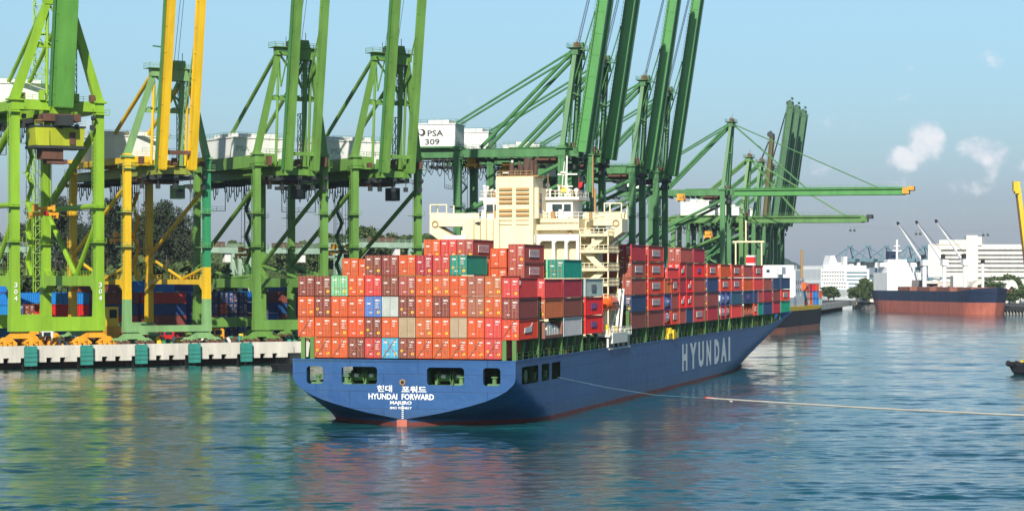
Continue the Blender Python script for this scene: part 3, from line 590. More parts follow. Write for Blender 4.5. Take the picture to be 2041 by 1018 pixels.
# ---------------- container ship ----------------
TH = math.atan2(.2571, .9664)
SO = Vector((-14.7, 316.2, 0))
def ship_to_world(x, y, z): return SO+Vector((x*math.cos(TH)+y*math.sin(TH), -x*math.sin(TH)+y*math.cos(TH), z))
ship = thing('container_ship', 'large blue container ship seen from astern, stacked high with containers', 'ship', SO, -TH)
HB = 16.25
def bt(z):
    pts = [(-3, .3), (1.0, .35), (1.45, 2.6), (1.9, 5.4), (2.4, 7.6), (3.0, 9.9), (3.6, 11.9), (4.3, 13.6), (5.0, 14.9), (5.6, 15.65), (6.3, 16.15), (6.8, HB), (20, HB)]
    for (a, b), (c, d) in zip(pts, pts[1:]):
        if z <= c: return b+(d-b)*(z-a)/(c-a)
def ztop(y): return 9.15 if y < 230 else 9.15+2.2*((y-230)/40)**1.6 if y < 270 else 11.35+1.6*(y-270)/20
def hb(y, z):
    if y < 24:
        L = 22*max(.05, 1-z/7.0); t = min(1, (y+2)/L); a = bt(z); return a+(HB-a)*(1-(1-t)**2.3)
    k = max(0, min(1.2, z/9.3)); y1 = 160+92*k**1.1; y2 = 276+11*k
    if y <= y1: return HB
    u = min(1, (y-y1)/(y2-y1)); return HB*(1-u**(1.75+.4*k))**(.95-.2*k)
ys = [-2, -1, .2, 1.4, 3, 5, 7, 9, 10.7, 12.7, 15, 17.2, 18.7, 21, 24, 32, 60, 100, 140, 160]+[170+6*k for k in range(10)]+[230+3*k for k in range(20)]+[288.4, 290]
zs = [-3, -1, 0, .6, .75, 1.0, 1.9, 2.4, 3.0, 3.6, 4.3, 5.0, 5.8, 6.3, 6.8, 7.5, 8.25]
m = MB(); m.smooth = True
def zl_(j, y): return zs[j] if j < len(zs) else (8.25+(ztop(y)-8.25)*(j-len(zs)+1)/2)
NZ = len(zs)+2
def inhole(ya, yb_, za, zb): return za >= 5.79 and zb <= 8.26 and any(a-.01 <= ya and yb_ <= b+.01 for a, b in ((1.4, 10.7), (12.7, 17.2), (18.7, 24)))
for sx in (-1, 1):
    base = len(m.v)
    for y in ys:
        for j in range(NZ):
            z = zl_(j, y); m.v.append((sx*hb(y, z), y, z))
    for i in range(len(ys)-1):
        for j in range(NZ-1):
            if inhole(ys[i], ys[i+1], zl_(j, ys[i]), zl_(j+1, ys[i])): continue
            a = base+i*NZ+j; b = a+NZ; m.f.append((a, b, b+1, a+1)); m.m.append(1 if zl_(j, 0) < .55 else 0)
# transom with mooring openings
HOL = ((-14.2, -11.7), (-9.0, -3.75), (3.5, 8.9), (11.6, 14.1))
for j in range(NZ-1):
    z0, z1 = zl_(j, -2), zl_(j+1, -2); mi = 1 if z0 < .55 else 0
    if z0 >= 5.79 and z1 <= 8.26:
        xs_ = [-99]+[v for h in HOL for v in h]+[99]
        for k in range(0, len(xs_), 2):
            a, b = xs_[k], xs_[k+1]
            m.quad([(max(a, -bt(z0)), -2, z0), (min(b, bt(z0)), -2, z0), (min(b, bt(z1)), -2, z1), (max(a, -bt(z1)), -2, z1)], mi)
    else: m.quad([(-bt(z0), -2, z0), (bt(z0), -2, z0), (bt(z1), -2, z1), (-bt(z1), -2, z1)], mi)
for (a, b) in HOL:                     # rounded opening corners and rims
    for (cx, cz, ux, uz) in ((a, 5.8, 1, 1), (b, 5.8, -1, 1), (b, 8.25, -1, -1), (a, 8.25, 1, -1)):
        pts = [(cx, -2, cz)]+[(cx+ux*.5*(1-math.sin(q*math.pi/8)), -2, cz+uz*.5*(1-math.cos(q*math.pi/8))) for q in range(5)]
        m.quad(pts, 0)
    m.box(a-.05, a, -1.95, -1.2, 5.8, 8.25); m.box(b, b+.05, -1.95, -1.2, 5.8, 8.25)
hull = m.build('hull', ['bluehull', 'redhull'], ship)
m = MB(); pl = [(hb(y, 9)-.05, y) for y in ys]; m.prism([(-x, y) for x, y in pl]+[(x, y) for x, y in reversed(pl)], 8.9, 9.0)
m.build('main_deck', 'deckgreen', ship)
m = MB(); m.box(-15.3, 15.3, -1.9, 26, 5.5, 5.7); m.box(-15.9, 15.9, 26, 26.3, 5.7, 8.9); m.box(-2.2, 2.2, 6, 20, 5.7, 8.9)
for x in (-15, -11, -3, 3, 9.6, 15):
    m.box(x-.15, x+.15, 1, 1.3, 5.7, 8.9); m.box(x-.15, x+.15, 11.2, 11.5, 5.7, 8.9)
m.build('mooring_deck', 'deckgreen', ship)
for (x, y) in ((-7.6, 1.5), (-5.4, 1.6), (5.2, 1.5), (7.4, 1.6), (14.0, 5), (14, 8.5)):
    m = MB(); m.tube((x-.9, y, 6.7), (x+.9, y, 6.7), .55, 12); m.tube((x-1.0, y, 6.7), (x-.85, y, 6.7), .95, 14); m.tube((x+.85, y, 6.7), (x+1.0, y, 6.7), .95, 14); m.box(x-1.4, x-1.05, y-.5, y+.6, 5.7, 7.2); m.tube((x-.3, y-.97, 6.9), (x+.3, y-.97, 6.9), .25, 8, 1)
    m.build('mooring_winch', ['cyan', 'ymark' if x > 8 else 'white'], ship)
for (x, y) in ((-12.9, -.7), (12.9, -.7), (-8.6, -1), (8.2, -1), (14.6, 14.5), (14.6, 21)):
    m = MB(); m.tube((x, y, 5.7), (x, y, 6.8), .32, 10); m.tube((x, y, 6.8), (x, y, 7.0), .5, 10); m.box(x-.9, x+.9, y-.4, y+.4, 5.7, 6.0); m.build('bollard', 'cyan', ship)
m = MB(); m.tube((.0, -2.02, 6.15), (0, -2.16, 6.15), .42, 14); m.tube((0, -2.0, 6.15), (0, -2.18, 6.15), .27, 12, 1); m.build('fairlead', ['creamdk', 'black'], ship)
m = MB()     # draught scale and rudder-post patch
for k in range(9): m.box(-.14, .14, -2.05, -2.01, 1.1+k*.28, 1.24+k*.28)
m.build('draught_mark', 'mark', hull)
m = MB(); m.box(-.75, .75, -2.35, -1.9, -2, .95); m.build('rudder_post', 'pinkhull', hull)
def tl(body, px0, px1, py0, py1, bold=.03):
    k = 13.6; x0, x1 = (px0-806)/k, (px1-806)/k; z0 = EYE-(py1-HY)*.0697; z1 = EYE-(py0-HY)*.0697
    m = MB(); lettering(m, body, (x0, -2.04, z0), (1, 0, 0), (0, 0, 1), x1-x0, z1-z0, 0, bold); m.build('lettering', 'white', hull)
tl('현대', 755, 785, 768, 781.5); tl('포워드', 804, 853, 769, 782.5); tl('HYUNDAI  FORWARD', 738, 868, 784.5, 796.5); tl('MAJURO', 781, 824, 799, 808); tl('IMO 9304817', 781, 824, 810.5, 815.5)
# big side lettering
DV = 2220.0
def s_of(px): return 323*(1185/(DV-px)-1)
for ch, a, b in (('H', 1359.6, 1370), ('Y', 1375, 1388.5), ('U', 1392, 1403), ('N', 1408, 1417.5), ('D', 1424, 1434), ('A', 1437, 1448.5), ('I', 1452, 1455.6)):
    s0, s1 = s_of(a), s_of(b); m = MB(); z0 = 2.8
    lettering(m, ch, (0, 0, 0), (0, 1, 0), (0, 0, 1), s1-s0, 5.1, 0, .055)
    m.v = [(hb(s0+y, z0+z)+.06, s0+y, z0+z) for x, y, z in m.v]; m.build('lettering', 'white', hull)
# bulwark cap, coaming, deck gear
m = MB(); m.smooth = True
for sx in (-1, 1):
    for a, b in zip(ys, ys[1:]):
        m.beam((sx*(hb(a, ztop(a))-.1), a, ztop(a)+.06), (sx*(hb(b, ztop(b))-.1), b, ztop(b)+.06), .35, .14)
m.beam((-16.1, -1.9, 9.2), (16.1, -1.9, 9.2), .3, .14); m.build('bulwark_cap', 'bluehull', ship)
m = MB(); m.box(-13.2, 13.2, 14, 52, 9.0, 11.5); m.box(-13.2, 13.2, 76, 262, 9.0, 11.5); m.box(-13.2, 13.2, 54, 74, 9.0, 11); m.build('hatch_coaming', 'dark', ship)
ped = MB(); ped.beam((0, 0, 9.05), (.35, 0, 11.6), .5, .75); ped.box(-.1, .5, -.45, .45, 11.45, 11.7); pedm = ped.mesh('stanchion', [M('postgreen')])
pey = MB(); pey.beam((0, 0, 9.05), (.35, 0, 11.6), .5, .75); pey.beam((0, 0, 9.2), (.1, 0, 10.4), .62, .9, 1); peym = pey.mesh('stanchion', [M('postgreen'), M('ymark')])
px = 1062; k = 0
yy = 5.5
while yy < 258:
    if not 54.5 < yy < 73:
        link('stanchion', peym if k % 7 == 3 else pedm, ship, (15.05-(0 if yy < 235 else (yy-235)*.06), yy, 0)); k += 1
    yy += 5.15
for yy in (3.5, 9, 16, 24): link('stanchion', pedm, ship, (-15.6, yy, 0))
for x in (14.05, 15.5, -14.1, -15.5):
    m = MB(); m.box(x-.3, x+.3, .1, .6, 9.05, 12.2); m.build('stanchion', 'postgreen', ship)
for a in range(0, 262, 6):
    if a in (0, 72): m = MB()
    if a == 54: m.build('deck_railing', 'postgreen', ship)
    if 54 < a < 73: continue
    b = min(a+6, 262); m.rail((hb(a, 9.1)-.25, a, 9.2), (hb(b, 9.1)-.25, b, 9.2), 1.05, 2.6, 0, .05)
m.build('deck_railing', 'postgreen', ship)
rr = random.Random(3)
for k in range(100):
    y = rr.uniform(2, 258)
    if 54 < y < 74: continue
    x = rr.uniform(13.4, 15.3); h = rr.uniform(.4, 1.5); m = MB(); m.box(x, x+rr.uniform(.2, .7), y, y+rr.uniform(.3, 1.6), 9.0, 9.0+h); m.build('deck_locker', rr.choice(('deckgreen', 'dark', 'dark', 'cream', 'rusty', 'ymark')), ship)

# ---- containers ----
COL = dict(O=(.62, .085, .014), F=(.56, .125, .035), R=(.58, .045, .04), C=(.36, .02, .035), M=(.21, .05, .035), H=(.33, .11, .06), G=(.20, .52, .32), T=(.0, .25, .17), B=(.05, .20, .48), K=(.05, .42, .62),
           W=(.42, .47, .45), E=(.68, .05, .018), S=(.44, .28, .18), N=(.018, .045, .115), J=(.012, .065, .22), V=(.75, .015, .012), D=(.02, .09, .13), L=(.008, .20, .58), P=(.36, .065, .045))
CN = dict(O='orange-red', F='faded orange', R='red', C='crimson', M='maroon', H='faded brown', G='pale green', T='teal', B='blue', K='sky blue', W='grey-white', S='beige', N='navy', J='dark blue', V='bright red', D='dark teal-blue', L='bright blue', P='brown', E='vermilion')
def cmat():
    m = bpy.data.materials.new('container_paint'); m.use_nodes = True; n = NT(m.node_tree); b = n.n['Principled BSDF']
    oi = n.add('ShaderNodeObjectInfo'); tc = n.add('ShaderNodeTexCoord')
    off = n.add('ShaderNodeVectorMath', operation='ADD', inp={0: tc.outputs['Object'], 1: n.add('ShaderNodeCombineXYZ', inp={0: n.math('MULTIPLY', oi.outputs['Random'], 90.0), 1: n.math('MULTIPLY', oi.outputs['Random'], 37.0)}).outputs[0]})
    n1 = n.add('ShaderNodeTexNoise', inp={0: off.outputs[0], 'Scale': .7, 'Detail': 5.0, 'Roughness': .7}); 
    mp = n.add('ShaderNodeMapping', inp={0: off.outputs[0], 3: (1, 1, .2)}); n2 = n.add('ShaderNodeTexNoise', inp={0: mp.outputs[0], 'Scale': 3.5, 'Detail': 6.0, 'Roughness': .75})
    v = n.math('MULTIPLY', n.math('ADD', n.math('MULTIPLY', n1.outputs[0], .7), n.math('ADD', n.math('MULTIPLY', oi.outputs['Random'], .16), .56)), 1.0)
    c = n.mix(1.0, oi.outputs['Color'], n.add('ShaderNodeCombineXYZ', inp={0: v, 1: v, 2: v}).outputs[0], 'MULTIPLY')
    f = n.add('ShaderNodeMapRange', inp={0: n2.outputs[0], 1: .58, 2: .76, 3: 0.0, 4: .5}).outputs[0]; c = n.mix(f, c, (.14, .07, .045))
    n.l.new(c, b.inputs['Base Color']); b.inputs['Roughness'].default_value = .55; return m
CP = cmat()
CW, CH = 2.40, 2.80
def body_mesh(L, reefer=False):
    m = MB(); x = CW/2
    n = int(L/.55); st = L/n
    for sx in (-1, 1):                # corrugated side walls
        for k in range(n):
            y = k*st; prof = [(0, 0), (st*.35, 0), (st*.5, .07), (st*.85, .07), (st, 0)]
            if k in (0,): prof = [(0, 0), (st, 0)]
            for (a, da), (b, db) in zip(prof, prof[1:]):
                m.quad([(sx*(x-.05-da), y+a, .12), (sx*(x-.05-db), y+b, .12), (sx*(x-.05-db), y+b, CH-.12), (sx*(x-.05-da), y+a, CH-.12)])
        m.box(min(sx*x, sx*(x-.14)), max(sx*x, sx*(x-.14)), .0, L, 0, .13); m.box(min(sx*x, sx*(x-.1)), max(sx*x, sx*(x-.1)), 0, L, CH-.13, CH)
        for y in (0, L-.16): m.box(min(sx*(x+.003), sx*(x-.16)), max(sx*(x+.003), sx*(x-.16)), y-.003, y+.163, .131, CH-.131)
    m.quad([(-x+.1, 0.1, CH-.03), (x-.1, .1, CH-.03), (x-.1, L, CH-.03), (-x+.1, L, CH-.03)]); m.quad([(-x+.1, L-.04, .1), (x-.1, L-.04, .1), (x-.1, L-.04, CH-.1), (-x+.1, L-.04, CH-.1)])
    m.quad([(-x+.1, .1, .08), (x-.1, .1, .08), (x-.1, L, .08), (-x+.1, L, .08)])
    m.box(-x+.14, x-.14, .01, .12, 0, .12); m.box(-x+.1, x-.1, .01, .12, CH-.12, CH)
    return m.mesh('container_body', [CP])
BM = {12.2: body_mesh(12.2), 6.06: body_mesh(6.06)}
def door_mesh(sx, v, plain=False):
    m = MB(); a, b = (-CW/2+.16, -.02) if sx < 0 else (.02, CW/2-.16); m.box(a, b, .05, .10, .14, CH-.14)
    if plain: return m.mesh('door', [CP])
    for k in range(4): z = .3+k*.62; m.box(a+.1, b-.1, .02, .05, z, z+.1)
    for t in (.27, .76):
        x = a+(b-a)*t; m.box(x-.035, x+.035, -.05, .0, .1, CH-.1, 1); m.box(x-.07, x+.07, -.06, .04, .14, .26, 1); m.box(x-.07, x+.07, -.06, .04, CH-.26, CH-.14, 1); m.box(x-.02, x+.3, -.06, -.03, 1.05, 1.12, 1)
    r = random.Random(v*3+sx)
    if sx > 0:
        m.box(a+.25, b-.08, -.012, .045, CH-.62, CH-.42, 2)
        for k in range(r.choice((1, 2, 3))): z = CH-.95-k*.3; m.box(a+.3, b-.15-r.random()*.2, -.012, .045, z, z+.09, 2)
        if v % 3 != 1: m.box(b-.45, b-.08, -.014, .045, .45, .8, 3)
    else:
        z = CH-1.1 if v % 2 else CH-.7; m.box(a+.12, a+.62, -.012, .045, z, z+.22, 2)
        if v % 4 == 2: m.box(a+.1, a+.45, -.014, .045, .9, 1.2, 3)
        m.box(a+.5, b-.1, -.012, .045, .5, .62, 2)
    return m.mesh('door', [CP, M('rod'), M('mark'), M('ymark')])
DM = {(s, v): door_mesh(s, v) for s in (-1, 1) for v in range(5)}; DP = {s: door_mesh(s, 0, True) for s in (-1, 1)}
def logo_mesh(kind):
    m = MB(); x = CW/2+.012
    if kind == 'h':
        m.box(CW/2-.06, x-.004, 3.2, 9.2, .95, 2.05); lettering(m, 'HYUNDAI', (x, 3.5, 1.15), (0, 1, 0), (0, 0, 1), 5.4, .7, 1); return m.mesh('lettering', [M('mark'), M('redp')])
    if kind == 'b':
        m.extr([(CW/2-.06, 3.6, .9), (CW/2-.06, 8.2, 1.0), (CW/2-.06, 8.8, 2.3), (CW/2-.06, 7.4, 1.75), (CW/2-.06, 3.9, 1.6)], (.065, 0, 0)); return m.mesh('emblem', [M('mark')])
    if kind == 's':
        m.extr([(CW/2-.06, 4.2, 1.0), (CW/2-.06, 7.8, 1.0), (CW/2-.06, 7.8, 1.9), (CW/2-.06, 4.2, 1.9)], (.065, 0, 0)); m.box(CW/2-.03, x+.01, 5, 5.3, 1.0, 1.9, 1); m.box(CW/2-.03, x+.01, 6.3, 6.6, 1.2, 1.9, 1); return m.mesh('emblem', [M('bmark'), M('redp')])
    if kind == 'r':
        m.box(CW/2-.06, x+.02, 4.3, 7.3, .9, 1.9); return m.mesh('vent_grille', [M('bband')])
    m.box(CW/2-.06, x, .7, 1.3, CH-1.0, CH-.4); return m.mesh('placard', [M('mark')])
LG = {k: logo_mesh(k) for k in 'hbsrp'}
LG20 = {}
count = [0]
def container(world, x, y, z, c, L, rz, label, group, logo=None, doors=True, v=None):
    L0 = 12.2 if L > 8 else 6.06; count[0] += 1; v = count[0]*7 % 5 if v is None else v
    o = link('shipping_container', None, None, world, rz); o.scale = (1, L/L0, 1); tag(o, label, 'container', group); o.empty_display_size = .5
    r = random.Random(count[0]); cc = tuple(min(1, q*r.uniform(.88, 1.12)) for q in COL[c])
    kids = [('container_body', BM[L0])]
    if doors: kids += [('door', (DP[s] if c in 'SW' else DM[(s, v)])) for s in (-1, 1)]
    for nm, me in kids:
        k = link(nm, me, o); k.color = (*cc, 1)
    if logo:
        k = link(LG[logo].name.split('.')[0], LG[logo], o)
        if L0 < 8: k.scale = (1, .5, 1)
    return o
LV = [9.4, 12.3, 15.21, 18.12, 21.03, 23.94, 26.85]; LF = [11.85+2.91*k for k in range(7)]
ORD = ['first', 'second', 'third', 'fourth', 'fifth', 'sixth', 'seventh', 'eighth', 'ninth', 'tenth', 'eleventh', 'twelfth', 'thirteenth', 'fourteenth', 'fifteenth', 'sixteenth', 'seventeenth', 'eighteenth', 'nineteenth', 'twentieth', 'twenty-first', 'twenty-second', 'twenty-third']
def row_x(r): return -15+2.5*r
def ship_box(r, s0, s1, z, c, label, logo=None, **k):
    return container(ship_to_world(row_x(r), s0, z), 0, 0, 0, c, s1-s0, -TH, label, "containers stacked on the ship's deck", logo, **k)
# stern block, bottom tier first, rows port to starboard ('.' = none)
B0 = [".OOMRKMOOOOR.", "OOOOMOSFOSORE", "OMOOBWMOMOHOM", "MMGORMPOFOHFR", "....MMOCRT..."]
for k, line in enumerate(B0):
    for r, c in enumerate(line):
        if c == '.': continue
        lg = None; cc = c
        if r == 12: lg = {1: 'b', 2: None, 3: 'p'}[k]
        tn = ['bottom', 'second', 'third', 'fourth', 'fifth'][k]
        lab = f"{CN[c]} container in the stern block, {tn} tier, {ORD[r]} row from the left"
        ship_box(r, 0, 10.7, LV[k]+(.0 if r not in (12,) else -.25), c, lab, lg)
# second block
for (r, top, c, lg) in ((1, 23.5, 'O', None), (2, 23.4, 'O', None), (6, 26.2, 'O', None), (7, 26.2, 'R', None), (8, 26.2, 'P', 'h'), (9, 23.3, 'O', None), (10, 24.9, 'O', None), (10, 22.0, 'O', None)):
    ship_box(r, 12, 23.3, top-CH, c, f"{CN[c]} container peeking from behind the stern block, {ORD[r]} row from the left{', lower one' if top == 22.0 else ''}", lg)
for k, (c, lg) in enumerate((('M', None), ('K', None), ('P', None), ('P', 'h'), ('P', 'h'))):
    z = 11.5+k*2.88 if k < 4 else 22.7
    ship_box(11, 12.6, 24.3, z, c, f"{CN[c]} container set in behind the stern block's right edge, {ORD[k]} from the deck", lg)
def stack(px0, px1, cols, logos, where, r=12, tiers0=0, base=None, doors=True):
    s0, s1 = s_of(px0), s_of(px1); n = len(cols)
    for k, c in enumerate(cols):
        if c == '.': continue
        kk = k+tiers0; lg = logos[k] if logos and logos[k] != '.' else None
        lab = f"{CN[c]} container, {['bottom', 'second', 'third', 'fourth', 'top'][kk]} tier of the {where}"
        ship_box(r, s0, s1, (LF[kk] if base is None else base+2.91*k), c, lab, lg)
RS = 'right-side stack'
stack(1125, 1160.5, 'WMCT', '....', RS+' second before the bridge'); stack(1125, 1160.5, '.OOG', None, 'inner stack second before the bridge', 11)
stack(1168, 1203, 'VVW', 'ssr', RS+' just before the bridge')
stack(1260, 1288.5, 'MNPPC', '...h.', RS+' first beyond the bridge'); stack(1260, 1288.5, '.FHFR', None, 'row one in, first beyond the bridge', 11); stack(1260, 1288.5, '.OOOV', None, 'row two in, first beyond the bridge', 10)
stack(1294, 1324, 'MEEER', '.hhhh', RS+' second beyond the bridge')
stack(1340, 1353.5, 'EPE', 'h.h', 'short stack right beside the tank containers'); stack(1326, 1352, 'B', '.', 'third stack beyond the bridge, set in above the tanks', 11, 3); stack(1326, 1338.5, 'F', '.', 'short stack right above the white tanks', 12, 2)
stack(1332, 1354, 'R', '.', 'third stack beyond the bridge, seen end-on', 12, 3, 19.6)
stack(1356.5, 1368.5, 'PVCV', '.b.b', 'aft one of the paired short stacks'); stack(1370, 1382, 'NVVM', '.bb.', 'forward one of the paired short stacks')
stack(1358, 1382, 'P', '.', 'paired short stacks, lying across both', 12, 4)
stack(1384.5, 1406, 'RPPVC', 'h..s.', RS+' fifth beyond the bridge'); stack(1412, 1432, 'CMNE', '...h', RS+' sixth beyond the bridge')
stack(1438, 1457, 'EO', 'h.', 'stack above the second tank pair', 12, 2)
stack(1460, 1479.5, 'RDRE', '..hh', RS+' eighth beyond the bridge'); stack(1484, 1502, 'NOP', 's..', 'ninth stack beyond the bridge, above the flat rack', 12, 1)
stack(1504.5, 1511.5, 'EN', 'h.', 'narrow short stack near the bow'); stack(1513, 1522, 'TP', '..', 'teal-based short stack near the bow'); stack(1504.5, 1521.5, 'RR', '.h', 'tenth stack beyond the bridge, upper part', 12, 2)
stack(1524, 1540, 'NCP', None, 'third stack from the bow'); stack(1543, 1556.5, 'CMN', None, 'second stack from the bow'); stack(1558.5, 1576, 'TEN', '.h.', 'foremost stack at the bow')
def tank(px0, px1, k, lab):
    s0, s1 = s_of(px0), s_of(px1); p = ship_to_world(row_x(12), s0, LF[k]); t = thing('tank_container', lab, 'tank container', p, -TH, 'white tank containers on the ship'); L = s1-s0
    m = MB()
    for x in (-1.17, 1.17):
        for y in (.05, L-.05):
            m.beam((x, y, 0), (x, y, 2.75), .13, .13)
        for z in (.08, 2.7): m.beam((x, .0, z), (x, L, z), .12, .12)
        m.beam((x, .1, .1), (x, L*.3, 2.6), .08, .08); m.beam((x, L-.1, .1), (x, L*.7, 2.6), .08, .08)
    for y in (.05, L-.05):
        for z in (.08, 2.7): m.beam((-1.17, y, z), (1.17, y, z), .12, .12)
    m.build('tank_frame', 'redp' if k == 0 else 'bmark', t)
    m = MB(); m.smooth = True; R0 = 1.1; c = 1.38; pr = [(0.25, .5), (.5, .95), (.9, R0), (L-.9, R0), (L-.5, .95), (L-.25, .5)]
    for (ya, ra), (yb, rb) in zip(pr, pr[1:]): m.tube((0, ya, c), (0, yb, c), ra, 16, 0, rb)
    m.build('tank', 'white', t); m = MB(); m.tube((0, L/2, c+R0-.05), (0, L/2, c+R0+.15), .3, 10); m.build('manhole', 'dark', t)
tank(1325, 1338.5, 0, 'white tank container, lower of the pair beyond the second stack'); tank(1325, 1338.5, 1, 'white tank container, upper of the pair beyond the second stack')
tank(1438, 1447, 0, 'white tank container, lower aft of the four near mid ship'); tank(1448, 1457, 0, 'white tank container, lower forward of the four near mid ship')
tank(1438, 1447, 1, 'white tank container, upper aft of the four near mid ship'); tank(1448, 1457, 1, 'white tank container, upper forward of the four near mid ship')
# flat racks
def flat(px0, px1, k, lab, r=12):
    s0, s1 = s_of(px0), s_of(px1); p = ship_to_world(row_x(r), s0, LF[k]); t = thing('flat_rack', lab, 'flat rack', p, -TH, 'flat racks on the ship'); L = s1-s0; m = MB()
    m.box(-1.2, 1.2, 0, L, 0, .45); m.box(-1.2, 1.2, 0, .15, .45, 2.3); m.box(-1.2, 1.2, L-.15, L, .45, 2.3); m.build('rack_frame', 'brown', t)
    m = MB(); rr = random.Random(k+int(px0))
    for q in range(6): y = .6+q*(L-1.6)/6; h = rr.uniform(.6, 1.7); m.box(-1.0, 1.0, y, y+(L-2)/7, .46, .46+h); m.tube((-.9, y+.4, .6+h), (.9, y+.4, .6+h), .3, 8)
    m.build('machinery_load', 'creamw' if px0 < 1200 else 'lifered', t)
flat(1087, 1122, 0, 'flat rack with pale machinery near the stern, right side'); flat(1484, 1502, 0, 'flat rack with orange machinery near the bow')
stack(1087, 1122, 'FR', None, 'end-on stack above the pale flat rack', 12, 1)
# lashing bridges
for px in (1077, 1123, 1164, 1257, 1291, 1325, 1355, 1383.3, 1409, 1435, 1458.5, 1481.5, 1503, 1522.8, 1541.5, 1557.5):
    s = s_of(px); m = MB(); top = 17.4 if px < 1200 else 15
    for x in (-15.9, 15.8): m.box(x-.28, x+.28, s-.3, s+.3, 9.0, top)
    for z in (11.7, 14.6): m.box(-15.6, 15.5, s-.25, s+.25, z-.12, z+.08)
    m.rail((13, s-.2, top-.1), (15.8, s-.2, top-.1)); m.build('lashing_bridge', 'postgreen', ship)
m = MB()
for r in range(13):
    for k in range(3): 
        x = row_x(r)+1.25; m.tube((x-.1, -.1, LV[1 if r in (0, 12) else 0]+.1), (x-1.9, -.12, LV[1 if r in (0, 12) else 0]+2.7), .035, 4); m.tube((x-2.3, -.14, LV[1 if r in (0, 12) else 0]+.1), (x-.5, -.14, LV[1 if r in (0, 12) else 0]+2.7), .035, 4); break
m.build('lashing_rod', 'rod', ship)

# ---- superstructure ----
m = MB(); m.box(-9.5, 3.4, 60, 72, 9, 28.5); m.box(3.41, 10.4, 62.2, 72, 9, 28.5); m.box(-9.5, 10.4, 61, 72, 28.51, 30.4); m.box(-8.2, 3.3, 58.3, 59.99, 24.5, 30.4)
sup = m.build('accommodation_block', 'cream', ship)
m = MB(); m.box(-12.6, -9.51, 60.5, 68, 26.6, 27.7); m.box(-9.49, 3.39, 59.2, 59.98, 26.3, 27.7); m.build('deck_house_ledge', 'creamw', sup)
m = MB(); z0, z1 = 23.0, 27.6       # gallery with three openings
m.box(3.42, 10.6, 60.2, 61.2, z1-.9, z1+.2); m.box(3.42, 10.6, 60.2, 61.2, z0-.6, z0+.2)
for x in (3.42, 6.0, 8.15, 10.1): m.box(x, x+.5, 60.21, 61.19, z0+.2, z1-.9)
for x in (3.92, 6.5, 8.65):
    for (ux, cz, uz) in ((1, z1-.9, -1), (1, z0+.2, 1)):
        m.extr([(x, 60.25, cz), (x+.35, 60.25, cz), (x, 60.25, cz+uz*.35)], (0, .9, 0))
m.box(3.42, 10.6, 61.2, 62.2, z1+.02, z1+.18); m.build('gallery', 'creamw', sup)
m = MB(); m.beam((7.2, 61.9, 30.2), (9.6, 61.9, 26.8), .5, .35); m.box(3.5, 10.3, 61.0, 62.3, 29.5, 29.75); m.tube((6.8, 62.1, 28.7), (6.8, 62.25, 28.7), .28, 12, 1); m.tube((-6, 58.2, 29.6), (-6, 58.3, 29.6), .3, 10, 1); m.box(-6.6, -5.6, 58.2, 58.3, 29.5, 29.8, 1)
m.build('external_stair', ['creamdk', 'dark'], sup)
# bridge wings
for sx in (-1, 1):
    m = MB(); xi = 9.2 if sx < 0 else 10.0; xo = 16.7; y0, y1 = 65.5, 70
    def P3(x, z): return (sx*x, y0, z)
    # diagonal bracket with opening (four bars round a hole)
    T = 29.9; m.extr([P3(xi, 29.3), P3(xo, 29.3), P3(xo, T+.5), P3(xi, T+.5)], (0, y1-y0, 0))
    m.extr([P3(xo, 29.29), P3(xo-1.4, 29.29), P3(xi, 25.6), P3(xi, 24.5), P3(xo-3.2, 25.9), P3(xo, 28.2)], (0, y1-y0, 0))
    m.extr([P3(xi, 29.29), P3(xi+1.3, 29.29), P3(xi+1.3, 26.3), P3(xi, 25.62)], (0, y1-y0, 0))
    for a in ((xo-1.2, xo),): m.extr([P3(a[0], 30.41), P3(a[1], 30.41), P3(a[1], 31.4), P3(a[0], 31.4)], (0, .15, 0))
    m.extr([P3(xi, 30.41), P3(xo-3, 30.41), P3(xo-3, 31.3), P3(xi, 31.3)], (0, .12, 0)); m.extr([P3(xi, 30.41), P3(xo, 30.41), P3(xo, 31.3), P3(xi, 31.3)], (0, 0, 0)) if False else None
    m.box(min(sx*xi, sx*xo), max(sx*xi, sx*xo), y1-.1, y1, 30.41, 31.6)
    for x in (xo-.1, xo-3.0): m.beam((sx*x, y0+.1, 30.4), (sx*x, y0+.1, 33.0), .2, .2); m.beam((sx*x, y1-.1, 30.4), (sx*x, y1-.1, 33.0), .2, .2)
    m.beam((sx*(xo-3.1), y0+.1, 33), (sx*(xo+.0), y0+.1, 33), .18, .18); m.beam((sx*(xo-.1), y0, 33), (sx*(xo-.1), y1, 33), .18, .18); m.rail((sx*(xo-3), y0+.1, 30.4), (sx*xo, y0+.1, 30.4), 1.2, .8)
    m.build('bridge_wing', 'cream', sup)
    m = MB(); q = sx*(xo-1.0)
    for k in range(16):
        a, b = 2*math.pi*k/16, 2*math.pi*(k+1)/16; m.tube((q+.5*math.cos(a), y0-.12, 29.7+.5*math.sin(a)), (q+.5*math.cos(b), y0-.12, 29.7+.5*math.sin(b)), .1, 6)
    m.build('lifebuoy', 'creamdk', sup)
m = MB(); m.box(-6.6, 8.4, 65, 72, 30.41, 33.6); m.box(-7.6, 9.6, 64.4, 72.6, 33.61, 34.1); m.hexa([(-6.6, 64.7, 30.41), (-3.2, 64.7, 30.41), (-3.2, 65, 30.41), (-6.6, 65, 30.41), (-6.9, 64.2, 33.6), (-3.2, 64.2, 33.6), (-3.2, 65, 33.6), (-6.9, 65, 33.6)]); wh = m.build('wheelhouse', 'creamw', sup)
